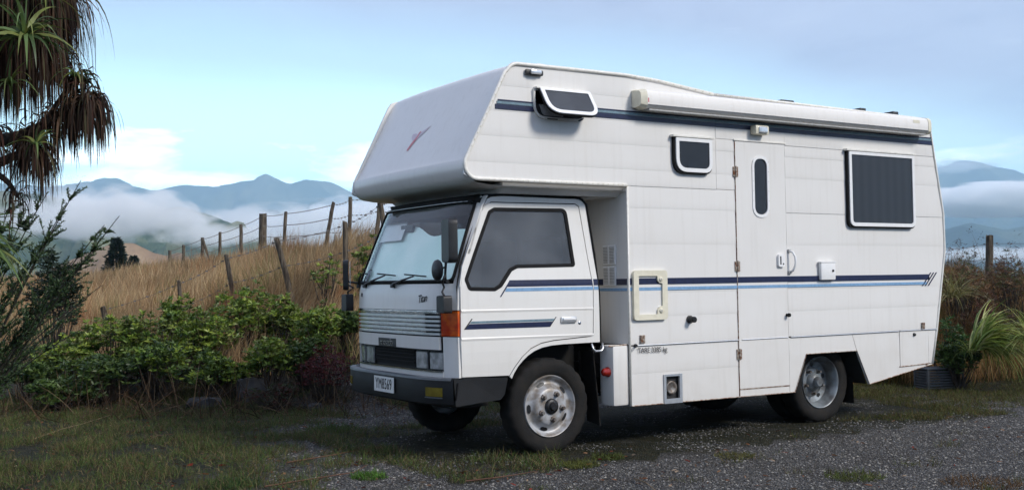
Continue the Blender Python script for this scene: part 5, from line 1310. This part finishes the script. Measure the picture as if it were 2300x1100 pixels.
# ---- leaf litter and twigs
n = 2600; u = nrg.uniform(-200, 2400, n); D = np.sqrt(nrg.uniform(49, 190, n)); P = ground_pts(u, D); k = ~under_van(P[:, 0], P[:, 1]); P = P[k]; P = P[(P[:, 0] < 2.0) | (nrg.uniform(0, 1, len(P)) < .25)]; P[:, 2] += .02; m_ = len(P)
v_, F_, T_ = blades(P, dirs(m_, -5, 25), nrg.uniform(.02, .06, m_), nrg.uniform(.008, .022, m_), nrg.uniform(0, .6, m_), pick([(.14, .06, .03), (.20, .11, .06), (.09, .045, .025), (.26, .19, .13), (.16, .03, .02)], m_), 2)
tag(build_np('leaf_litter', v_, F_, T_, DEAD), 'scattered brown dead leaves on the turf and gravel', 'leaf litter', kind='stuff')
def twig(pts, r, name='dead_stem', label=None, cat='twig', m_=None, group=None):
    mb = MB(); mb.tube(pts, [r*(1-.6*i/(len(pts)-1)) for i in range(len(pts))], 5); o = mb.build(name, m_ or BARK, None)
    if label: tag(o, label, cat, group)
    return o
STEM = mat('straw_stem', (.24, .17, .09), .8, second=(.12, .08, .045), vscale=12); REDST = mat('red_brown_frond', (.10, .045, .025), .8, second=(.09, .04, .02), vscale=20)
n = 900; u = nrg.uniform(-150, 980, n); D = nrg.uniform(11.4, 13.2, n); P = ground_pts(u, D); 
v_, F_, T_ = blades(P, dirs(n, 15, 85), nrg.uniform(.15, .65, n), nrg.uniform(.005, .010, n), nrg.uniform(-.2, .9, n), pick([(.09, .055, .03), (.05, .03, .018), (.13, .09, .05), (.035, .022, .014)], n), 4, taper=.5)
tag(build_np('dead_stems', v_, F_, T_, DEAD), 'tangle of dead stems along the foot of the shrubs', 'dead stems', kind='stuff')
def groundp(u, v): D = CF*1.38/(v-(655-.01474*(u+438))); return ground_pt(u, D)
for pts, lb in [([(640, 1040), (740, 1028), (800, 1012), (880, 1005)], 'long reddish dead frond lying on the turf before the camper'),
                ([(590, 1092), (700, 1080), (790, 1062), (820, 1050)], 'dead frond strip lying at the bottom edge of the gravel'),
                ([(1040, 1082), (1100, 1080), (1150, 1068), (1200, 1064)], 'curled dead frond on the gravel in front of the front wheel'),
                ([(70, 988), (140, 968), (180, 955), (250, 935)], 'pale dead stem lying across the turf at far left'),
                ([(330, 990), (350, 985), (385, 978)], 'short straw-coloured stem on the turf'),
                ([(1415, 1076), (1440, 1090), (1470, 1110)], 'thin dark stick on the gravel at the bottom edge')]:
    ps = [groundp(*p) + Vector((0, 0, .02 + .015*(i % 2))) for i, p in enumerate(pts)]; twig(ps, .006, 'dead_frond', lb, 'dead frond', REDST if 'red' in lb or 'frond' in lb else STEM)

# ---- rosette shrubs
def rosettes(C0, rad, n_leaf, ll, lw, cols, up=.5):
    """C0 (n,3) rosette centres"""
    n = len(C0); P = np.repeat(C0, n_leaf, axis=0); m_ = len(P); d = dirs(m_, -5, 60); 
    P = P + d*.008
    return blades(P, d, nrg.uniform(.7, 1.15, m_)*ll, nrg.uniform(.8, 1.15, m_)*lw, nrg.uniform(.1, .9, m_), np.repeat(pick(cols, n, .25), n_leaf, axis=0)*(1+nrg.uniform(-.12, .12, (m_, 1))), 2, taper=.75)
def shrub(u, vtop, hw_px, D, label, cols, n=340, ll=.062, lw=.027, name='garden_shrub', cat='shrub', group='shrubs along the foot of the bank', stems=14, low=.1, nl=8):
    b = ground_pt(u, D); top = at(u, vtop, D).z; h = max(.3, top - b.z); w = hw_px/CF*D
    root = empty(name, b, label, cat, group)
    # envelope: several lobes
    lobes = []
    for k in range(9):
        a = rnd.uniform(0, 6.28); q = rnd.uniform(.25, .95); lobes.append((w*q*math.cos(a), w*.8*q*math.sin(a), h*rnd.uniform(.38, .82), w*rnd.uniform(.32, .52), h*rnd.uniform(.18, .30)))
    lobes.append((0, 0, h*.72, w*.45, h*.28))
    cs = []
    while len(cs) < n:
        lx, ly, lz, lr, lh = rnd.choice(lobes); a = rnd.uniform(0, 6.28); e = math.asin(rnd.uniform(-.55, 1)); q = rnd.uniform(.72, 1.03) if rnd.random() < .8 else rnd.uniform(.3, .8)
        p = (lx + lr*q*math.cos(a)*math.cos(e), ly + lr*q*math.sin(a)*math.cos(e), lz + lh*q*math.sin(e)); 
        if p[2] > h*low: cs.append(p)
    cs = np.array(cs)
    rot = np.array([[R2.x, F2.x], [R2.y, F2.y]]); xy = cs[:, :2] @ rot.T; cs = np.stack([xy[:, 0], xy[:, 1], cs[:, 2]], 1)
    v, F, T = rosettes(cs, .06, nl, ll, lw, cols)
    o = build_np('foliage', v, F, T, LEAF, root); tag(o, kind='stuff')
    mb = MB()
    for i in range(stems*3):
        e = Vector(cs[rnd.randrange(len(cs))]); s = Vector((rnd.uniform(-.12, .12)*w, rnd.uniform(-.12, .12)*w, -.03)); md = s.lerp(e, .5) + Vector((rnd.uniform(-.06, .06), rnd.uniform(-.06, .06), -.05*h))
        q = s.lerp(md, .5) + Vector((rnd.uniform(-.02, .02),)*3)
        mb.tube([s, q, md, e], [.012, .010, .007, .003], 4, cap=False)
    o = mb.build('stems', BARK, root, fix=False); tag(o, kind='stuff')
    return root
BG = [(.13, .20, .03), (.19, .26, .038), (.085, .15, .026), (.15, .20, .05), (.23, .29, .045), (.10, .12, .03)]
DG = [(.05, .085, .022), (.07, .12, .028), (.03, .06, .018), (.09, .14, .032)]
SH = [(60, 815, 90, 12.9, 'dark low shrub at the left edge below the feathery branches', DG), (165, 742, 85, 13.3, 'leafy green shrub left of the short cut-off post', BG), (250, 715, 80, 13.5, 'green shrub directly below the short cut-off fence post', BG),
      (330, 702, 75, 13.4, 'rounded bright green shrub right of the short cut-off post', BG), (392, 672, 46, 14.2, 'small raised green shrub at the foot of the second-lowest post', BG), (452, 692, 72, 13.5, 'spreading green shrub with flat bright top, left of the leaning post', BG),
      (560, 642, 78, 14.0, 'tallest green shrub below the long leaning post', BG), (640, 668, 58, 13.9, 'yellowish green shrub right of the tallest shrub', BG), (722, 690, 64, 13.5, 'loose green shrub beside the cab front', BG),
      (595, 762, 60, 12.8, 'bright low shrub in front, halfway along the row', BG), (470, 790, 62, 12.8, 'low dark-stemmed shrub in front of the flat-topped one', DG + BG[:2]), (350, 775, 80, 12.9, 'low mid-green shrub in the front row, left part', DG + BG[:3]),
      (235, 800, 85, 12.8, 'dark low shrub in the front row near the left', DG), (690, 760, 55, 13.0, 'low dark green shrub just above the red one', DG), (140, 850, 70, 12.5, 'ragged dark weedy shrub at lower left', DG),
      (780, 700, 50, 13.9, 'dark green shrub half hidden by the bumper corner', DG)]
for s_ in SH: shrub(*s_)
for (u, v, w_, D, lb) in [(738, 565, 42, 15.2, 'young open shrub with green rosettes on the bank left of the black post'), (812, 545, 38, 15.6, 'young green shrub on the bank close to the windscreen'), (822, 600, 34, 14.9, 'small green shrub on the bank touching the cab outline'), (868, 520, 30, 16.5, 'little green shrub at the top of the bank behind the windscreen')]:
    shrub(u, v, w_, D, lb, BG, n=46, stems=8, low=.35, group='young shrubs on the dry bank')
shrub(735, 775, 85, 12.6, 'dark red-leaved shrub beside the bumper', [(.085, .012, .014), (.05, .01, .012), (.12, .02, .018)], n=420, ll=.035, lw=.012, group=None)
shrub(620, 870, 60, 12.2, 'low spreading red and green groundcover shrub left of the red one', [(.07, .02, .015), (.04, .06, .02), (.03, .03, .015)], n=200, ll=.035, lw=.012, group=None)

# ---- feathery shrub at the left edge
def curve(p0, p1, p2, n=10): return [p0.lerp(p1, t).lerp(p1.lerp(p2, t), t) for t in [i/(n-1) for i in range(n)]]
def feathery(name, label, base_uv, tips, D, cols, spread=.35, twigs=40, lleaf=.026, wleaf=.0095, leafn=44, root_ground=None):
    b = root_ground or ground_pt(base_uv[0], D); root = empty(name, b, label, 'shrub'); mbs = MB(); B_ = []; Dd = []
    for (u, v, dd) in tips:
        e = at(u, v, D+dd) - b; s = Vector((rnd.uniform(-.08, .08), rnd.uniform(-.08, .08), 0)); m1 = s.lerp(e, .5) + Vector((rnd.uniform(-.1, .1), rnd.uniform(-.1, .1), .12)) - R2.to_3d()*.12
        c = curve(s, m1, e, 14); mbs.tube(c, [.009*(1-i/14)+.002 for i in range(14)], 5, cap=False)
        for k in range(twigs):
            t = rnd.uniform(.25, 1.0); i = min(12, int(t*13)); p = c[i]; tan = (c[i+1]-c[i]).normalized()
            dr = (tan + Vector((rnd.uniform(-1, 1), rnd.uniform(-1, 1), rnd.uniform(-.3, .9)))*.75).normalized(); L_ = rnd.uniform(.10, .34)*(1.15-.6*t)
            q = curve(p, p + dr*L_*.5, p + dr*L_ + Vector((0, 0, -.03)), 6); mbs.tube(q, [.003, .0028, .0024, .002, .0017, .001], 3, cap=False)
            for j in range(leafn):
                s_ = rnd.uniform(.05, 1); i2 = min(4, int(s_*5)); B_.append(q[i2].lerp(q[i2+1], s_*5-i2)); Dd.append((dr*.7 + Vector((rnd.uniform(-1, 1), rnd.uniform(-1, 1), rnd.uniform(-.6, 1)))).normalized())
        for j in range(34):
            i = rnd.randrange(5, 13); B_.append(c[i].lerp(c[i+1], rnd.random())); Dd.append((Vector((rnd.uniform(-1, 1), rnd.uniform(-1, 1), rnd.uniform(-.3, 1)))).normalized())
    n = len(B_); v, F, T = blades(np.array([tuple(x) for x in B_]), np.array([tuple(x) for x in Dd]), nrg.uniform(.6, 1.2, n)*lleaf, np.full(n, wleaf), nrg.uniform(0, .5, n), pick(cols, n, .3), 2, taper=.8)
    tag(build_np('foliage', v, F, T, LEAF, root), kind='stuff'); tag(mbs.build('branches', DBARK, root, fix=False), kind='stuff'); return root
FC = [(.045, .085, .03), (.065, .12, .04), (.03, .06, .025), (.085, .12, .045)]
feathery('feathery_shrub', 'tall feathery dark green shrub at the left edge with long airy shoots', (-150, 0), [(182, 405, 0), (150, 455, .2), (108, 430, -.2), (30, 440, .1), (268, 485, 0), (235, 505, .2), (215, 560, -.1), (60, 470, -.3), (-20, 430, 0), (200, 610, .2), (120, 520, 0), (90, 560, .3), (165, 585, .2), (20, 560, -.2), (50, 620, 0), (140, 640, .1)], 8.2, FC)
feathery('feathery_shrub', 'lower feathery shrub with arching shoots over the garden shrubs at left', (-120, 0), [(205, 660, 0), (180, 690, .3), (230, 640, .1), (150, 720, -.1), (60, 690, 0), (120, 690, .3), (0, 720, 0), (90, 740, .2), (30, 650, .2), (190, 735, .1)], 9.4, FC, twigs=14)
# dark dense bush behind it
shrub(118, 560, 55, 16.0, 'dense dark evergreen bush behind the feathery shoots', [(.012, .024, .012), (.02, .034, .016)], n=620, ll=.07, lw=.022, name='evergreen_bush', group=None, low=.02)
# conifer far down the paddock
def conifer(u, vtop, vbase, D, wpx, label):
    b = at(u, vbase, D); h = (vbase-vtop)/CF*D; w = wpx/CF*D; root = empty('conifer', b, label, 'tree'); B_ = []; Dd = []
    mb = MB(); mb.tube([(0, 0, -3), (0, 0, h*.5), (0, 0, h)], [.25, .14, .03], 7); mb.build('trunk', BARK, root)
    for k in range(1500):
        z = rnd.uniform(0, 1)**.8; a = rnd.uniform(0, 6.28); lump = .75+.35*noise.noise(Vector((math.cos(a)*1.5, math.sin(a)*1.5, z*5))); q = (1-z)**.75*w*lump*rnd.uniform(.35, 1)
        B_.append((q*math.cos(a), q*math.sin(a), z*h)); Dd.append((math.cos(a)*.8, math.sin(a)*.8, rnd.uniform(-.3, .8)))
    n = len(B_); dd = np.array(Dd); dd /= np.linalg.norm(dd, axis=1)[:, None]
    v, F, T = blades(np.array(B_), dd, nrg.uniform(.25, .6, n), nrg.uniform(.15, .3, n), np.full(n, .3), pick([(.014, .028, .018), (.02, .036, .022), (.010, .02, .014)], n), 2)
    tag(build_np('crown', v, F, T, LEAF, root), kind='stuff')
conifer(262, 537, 612, 105, 36, 'dark conifer standing in front of the brown hillock')
conifer(300, 578, 612, 120, 14, 'small dark bush right of the conifer')

# ---- palm-like tree with hanging dead leaves (upper left)
TB = ground_pt(-210, 7.4)
tree = empty('cabbage_tree', TB, 'dark cabbage tree at the left edge with hanging brown dead leaves', 'tree')
def T_(p): return Vector(p) - TB
mb = MB(); mb.tube([(0, 0, -.1), (.03, .02, .9), (.0, .05, 1.7), T_(at(-180, 330, 7.4))], [.16, .13, .11, .072], 12); mb.build('trunk', BARK, tree, smooth=True)
heads = []
def branch(uvs, r0, r1, D=7.1):
    pts = [T_(at(u, v, D)) for u, v in uvs]; fine = []
    for i in range(len(pts)-1): fine += [pts[i].lerp(pts[i+1], t) for t in (0, .33, .66)]
    fine.append(pts[-1])
    for _ in range(2): fine = [fine[0]] + [(fine[i-1]+fine[i]*2+fine[i+1])/4 for i in range(1, len(fine)-1)] + [fine[-1]]
    mb = MB(); mb.tube(fine, [r0+(r1-r0)*i/(len(fine)-1) for i in range(len(fine))], 9); mb.build('branch', BARK, tree, smooth=True); return pts[-1]
branch([(-180, 330), (-90, 322), (0, 317), (45, 308), (95, 285), (150, 250), (192, 232)], .055, .022)
branch([(-180, 370), (-80, 380), (0, 367), (30, 350), (70, 335)], .045, .02)
branch([(-180, 340), (-60, 365), (0, 393), (22, 412), (38, 440)], .03, .012)
branch([(-180, 330), (-140, 200), (-60, 100), (0, 20), (20, -60)], .07, .03)
branch([(-140, 200), (-40, 160), (30, 130), (60, 105)], .045, .025)
branch([(-60, 100), (30, 20), (105, -25)], .04, .025)
branch([(95, 285), (140, 215), (172, 175)], .02, .012)
branch([(-180, 400), (-140, 480), (-70, 535)], .04, .02)
DC = [(.035, .023, .017), (.055, .036, .026), (.022, .015, .012), (.09, .055, .034), (.05, .022, .016), (.06, .055, .03)]
LG = [(.11, .17, .05), (.08, .13, .04), (.17, .20, .05), (.05, .09, .025)]
leafmeshes = []
def skirt(u, v, n, l0, l1, rad, D=7.1, w=.014, droop=8.5):
    n = int(n*1.75); l1 *= .92
    c = T_(at(u, v, D)); P = np.array([[c.x, c.y, c.z]]) + nrg.normal(size=(n, 3))*np.array([[.02, .02, .04]]); d = dirs(n, -20, 55)
    P = P + d*nrg.uniform(0, rad, (n, 1))*np.array([[1, 1, .4]])
    return blades(P, d, nrg.uniform(l0, l1, n), nrg.uniform(.5, 1.4, n)*w, nrg.uniform(.45, 1.5, n)*droop, pick(DC, n, .35), 8, taper=.8)
parts = [skirt(20, -70, 330, .5, 1.0, .20), skirt(-30, 60, 330, .5, 1.0, .20), skirt(60, 100, 300, .35, .68, .16), skirt(104, -20, 330, .3, .72, .09), skirt(30, 20, 240, .5, .85, .18),
         skirt(172, 178, 60, .12, .34, .05), skirt(196, 232, 190, .22, .46, .07), skirt(140, 260, 60, .15, .42, .07), skirt(72, 338, 150, .2, .42, .07), skirt(90, 290, 60, .2, .4, .12), skirt(38, 440, 26, .1, .28, .04), skirt(-70, 300, 160, .3, .6, .2), skirt(-80, 535, 60, .2, .5, .08)]
v, F, T = merge(parts); tag(build_np('dead_leaves', v, F, T, DEAD, tree), kind='stuff')
def big_leaf(c, d, L_, w, droop, tint):
    v, F, T = blades(np.array([tuple(c)]), np.array([tuple(Vector(d).normalized())]), np.array([L_]), np.array([w]), np.array([droop]), np.array([tint]), 9, side=np.array([tuple(Matrix.Rotation(rnd.uniform(-1.2, 1.2), 3, Vector(d).normalized()) @ Vector(d).cross(Vector((0, 0, 1))).normalized())]), taper=1.0)
    o = build_np('leaf', v, F, T, LEAF, tree, smooth=True); return o
def head(u, v, n, L0, L1, el0, el1, D=7.0, w=.028, azr=None):
    c = T_(at(u, v, D))
    for i in range(n):
        az = rnd.uniform(0, 6.28) if azr is None else R(rnd.uniform(*azr)); el = R(rnd.uniform(el0, el1)); d = Vector((math.cos(az)*math.cos(el), math.sin(az)*math.cos(el), math.sin(el)))
        big_leaf(c, d, rnd.uniform(L0, L1), w*rnd.uniform(.7, 1.15), rnd.uniform(1.6, 3.0), pick(LG, 1)[0])
head(56, 86, 52, .28, .46, 5, 85, D=6.6); head(100, -10, 34, .22, .38, 0, 80, D=6.75); head(20, 190, 14, .2, .34, -10, 70, D=6.7, w=.02); head(168, 168, 14, .14, .24, 5, 60, w=.022); head(20, -70, 16, .4, .55, 0, 70)
head(80, 325, 14, .15, .28, 10, 80, w=.018, D=6.8); head(-80, 540, 34, .45, .62, 5, 60, azr=(-80, 20)); head(-60, 555, 18, .35, .55, -5, 40, azr=(-60, 10))

# ---- fences
def fence(label, posts, wire_drop, name='wire_fence', cat='fence'):
    """posts: (u_top, v_top, u_base, v_base, width_px, D)"""
    root = empty(name, ground_pt(posts[0][2], posts[0][5]), label, cat); o0 = root.location
    tops = []
    for (ut, vt, ub, vb, w, D) in posts:
        t = at(ut, vt, D) - o0; b = at(ub, vb, D) - o0; dr = (b-t).normalized(); b = b + dr*.45; r = w/CF*D/2; n = 9
        pts = [b + (t-b)*k/5 + Vector((rnd.uniform(-.006, .006), rnd.uniform(-.006, .006), 0)) for k in range(6)]
        mb = MB(); mb.tube(pts, [r*1.08, r*1.04, r, r*.98, r*.97, r*.93], n)
        for i in range(-n, 0): x, y, z = mb.v[i]; mb.v[i] = (x, y, z + rnd.uniform(-.02, .02))
        mb.build('post', POSTW, root, sharp=40); tops.append((t, dr))
    for dpx in wire_drop:
        P = [t + dr*dpx for t, dr in tops]; path = []
        for a, b in zip(P, P[1:]):
            for k in range(6): q = a.lerp(b, k/6); q.z -= .03*math.sin(math.pi*k/6); path.append(q)
        path.append(P[-1]); Dm = 20
        mb = MB(); mb.tube(path, .0028, 4, cap=False); wr = mb.build('wire', WIREM, root, fix=False)
        mb = MB(); L_ = 0
        for a, b in zip(path, path[1:]):
            nn = max(1, int((b-a).length/.22))
            for k in range(nn): q = a.lerp(b, (k+.5)/nn); mb.box((q.x-.018, q.y-.004, q.z-.010), (q.x+.018, q.y+.004, q.z+.012))
        tag(mb.build('barbs', WIREM, wr, fix=False), kind='stuff')
    return root
Db = lambda u: 1/(.05 - 7.4e-5*(853-u))
bp = [(381, 562, 381, 588, 7), (412, 550, 413, 588, 7), (455, 534, 455, 592, 8), (494, 521, 494, 584, 7), (541, 504, 542, 575, 8), (591, 480, 589, 565, 18), (642, 475, 637, 570, 8), (749, 454, 737, 522, 9), (787, 443, 785, 515, 9), (855, 430, 847, 520, 10), (920, 425, 921, 500, 10)]
fence('old post and barbed wire fence along the crest of the dry bank', [(a, b, c, d, w, Db((a+c)/2)) for a, b, c, d, w in bp], [.06, .36, .66])
fp = [(232, 689, 240, 722, 13, 17.5), (402, 630, 404, 672, 9, 17.0), (508, 573, 520, 640, 11, 16.5), (621, 534, 650, 650, 13, 16.0), (774, 498, 777, 600, 12, 15.6), (853, 452, 866, 530, 12, 15.4), (950, 420, 948, 520, 11, 15.2)]
fence('leaning lower row of dark fence posts with sagging barbed wire just above the shrubs', fp, [.05, .42])
rp = [(2080, 545, 2080, 600, 14, 17.4), (2223, 529, 2222, 600, 17, 17.2), (2420, 520, 2418, 600, 15, 17.0)]
fence('short post and wire fence on the bank behind the camper rear', rp, [.12, .35])
for (a, b, lb) in [((455, 540), (479, 606), 'slanting grey stay stick against the fence, left one'), ((505, 577), (487, 604), 'slanting grey stay stick against the fence, right one')]:
    twig([at(*a, 38), at(*b, 38)], .06, 'fence_stay', lb, 'stick', POSTW)

# ---- bank behind the rear: grass clumps, fern, dry bush, seed heads, block
def clump(u, v, D, n, L0, L1, cols, label, w=.011, el=(25, 85), az=None, name='ornamental_grass', lift=0.0, droop=(1.4, 2.8), cat='plant', group=None):
    b = ground_pt(u, D); c = at(u, v, D); root = empty(name, b, label, cat, group); z0 = c.z-b.z
    a = nrg.uniform(0, 6.28, n); rr = .10*np.sqrt(nrg.uniform(0, 1, n)); P = np.stack([rr*np.cos(a), rr*np.sin(a), np.full(n, z0)], 1)
    d = dirs(n, *el) if az is None else dirs(n, *el, *az)
    parts = [blades(P, d, nrg.uniform(L0, L1, n), np.full(n, w)*nrg.uniform(.7, 1.2, n), nrg.uniform(*droop, n), pick(cols, n, .25), 8)]
    v_, F_, T_ = merge(parts); tag(build_np('foliage', v_, F_, T_, LEAF, root), kind='stuff'); return root
YG = [(.24, .30, .05), (.34, .38, .09), (.15, .22, .04), (.40, .41, .15), (.09, .14, .03)]
clump(2188, 785, 13.3, 420, .5, .95, YG, 'large arching yellow-green striped grass clump behind the camper', az=(-80, 20), el=(20, 80), w=.024, droop=(1.8, 3.4))
clump(2312, 770, 13.1, 260, .4, .7, YG, 'arching green grass clump cut by the right edge', el=(20, 80))
clump(2140, 668, 14.4, 120, .35, .6, [(.20, .19, .06), (.26, .22, .09), (.13, .12, .04)], 'yellowish grass clump high on the bank beside the camper rear', el=(20, 85))
clump(2170, 790, 13.5, 60, .2, .35, YG, 'small pale grass tuft below the large arching clump', el=(10, 75), w=.009)
shrub(2125, 700, 40, 13.9, 'fresh green ferny bush right beside the camper rear corner', [(.05, .12, .025), (.035, .08, .02)], n=190, ll=.06, lw=.014, group=None)
shrub(2150, 770, 50, 13.6, 'dark green bush below the fern behind the camper', DG, n=220, group=None)
dark_br = [(.16, .08, .04), (.22, .12, .05), (.10, .055, .03), (.09, .10, .035)]
shrub(2150, 590, 60, 15.2, 'brown dying bracken bush on the bank beside the camper rear', dark_br, n=330, ll=.07, lw=.010, group='brown bushes on the right bank')
shrub(2275, 578, 64, 15.4, 'rust brown bracken bush at the right edge of the bank', dark_br, n=330, ll=.07, lw=.010, group='brown bushes on the right bank')
shrub(2215, 660, 60, 14.7, 'reddish brown dead bush above the large arching grass', [(.14, .045, .025), (.09, .04, .022), (.10, .07, .03)], n=260, ll=.07, lw=.010, group='brown bushes on the right bank')
shrub(2165, 545, 44, 15.8, 'thin green-brown bush on top of the bank next to the camper', [(.05, .07, .025), (.08, .06, .03)], n=90, ll=.06, lw=.012, group='brown bushes on the right bank', low=.4)
shrub(2262, 556, 55, 16.3, 'greenish bush behind the right-hand fence post', [(.05, .07, .025), (.09, .07, .03)], n=110, ll=.06, lw=.012, group='brown bushes on the right bank', low=.4)
n = 90; parts = []; 
u = nrg.uniform(2050, 2420, n); D = nrg.uniform(14.6, 17, n); P = ground_pts(u, D); L_ = nrg.uniform(.75, 1.25, n); d = dirs(n, 66, 86)
parts.append(blades(P, d, L_, np.full(n, .006), nrg.uniform(.1, .7, n), pick([(.14, .09, .05), (.08, .06, .035)], n), 6, taper=.4))
tips = parts[0][0].reshape(n, 13, 3)[:, 12]
for k in range(14):
    j = tips + nrg.normal(size=(n, 3))*np.array([.035, .035, .05]); parts.append(blades(j, dirs(n, -40, 60), nrg.uniform(.02, .05, n), np.full(n, .010), np.full(n, .4), pick([(.10, .06, .04), (.07, .045, .03)], n), 2))
v_, F_, T_ = merge(parts); tag(build_np('seed_grass', v_, F_, T_, GRASS), 'tall thin grass stalks with dark seed heads against the mountains', 'grass', kind='stuff')
# ribbed block behind the camper
bp_ = ground_pt(2092, 13.7)
crate = empty('crate', bp_, 'dark grey ribbed plastic crate on the grass behind the camper rear corner', 'crate')
GM = mat('crate_plastic', (.06, .065, .07), .6, var=.3, vscale=10)
ang = math.atan2(R2.y, R2.x) + .25
def cr(name, a, b):
    mb = MB(); mb.box(tuple(q*.72 for q in a), tuple(q*.72 for q in b), .003); o = mb.build(name, GM, crate, sharp=50); o.data.transform(Matrix.Rotation(ang, 4, 'Z')); return o
for sx in (-1, 1):
    for sy in (-1, 1): cr('corner_post', (sx*.26-.02, sy*.18-.02, -.02), (sx*.26+.02, sy*.18+.02, .35))
for k in range(7):
    z = .02 + k*.045
    cr('slat', (-.24, -.195, z), (.24, -.175, z+.03)); cr('slat', (-.24, .175, z), (.24, .195, z+.03)); cr('slat', (-.275, -.16, z), (-.255, .16, z+.03)); cr('slat', (.255, -.16, z), (.275, .16, z+.03))
cr('lid', (-.29, -.21, .345), (.29, .21, .37)); cr('floor_panel', (-.24, -.16, 0), (.24, .16, .02))
# rocks edging the bed
def rock(u, v, D, sx, sy, sz, label, seed):
    p = ground_pt(u, D); bm = bmesh.new(); bmesh.ops.create_icosphere(bm, subdivisions=3, radius=1)
    for q in bm.verts:
        c = q.co.copy(); k = 1 + .28*noise.noise(c*1.4 + Vector((seed, 0, 0))) + .10*noise.noise(c*4 + Vector((seed, 0, 0)))
        c = Vector((max(-.8, min(.8, c.x)), max(-.75, min(.75, c.y)), max(-.6, min(.62, c.z))))*k; q.co = (c.x*sx, c.y*sy, c.z*sz)
    me = bpy.data.meshes.new('rock'); bm.to_mesh(me); bm.free(); o = link('rock', me, ROCKM); o.location = (p.x, p.y, p.z + sz*.45); o.rotation_euler = (0, 0, ang + rnd.uniform(-.5, .5)); mark_sharp(me, 30)
    tag(o, label, 'rock', 'stones edging the shrub bed')
rock(562, 822, 12.75, .20, .12, .22, 'upright dark grey stone slab between the low bright shrubs', 1); rock(455, 884, 12.5, .22, .14, .09, 'flat dark edging stone under the dark-stemmed shrub', 4)
rock(700, 905, 12.3, .13, .11, .06, 'small stone left of the red shrub', 12)
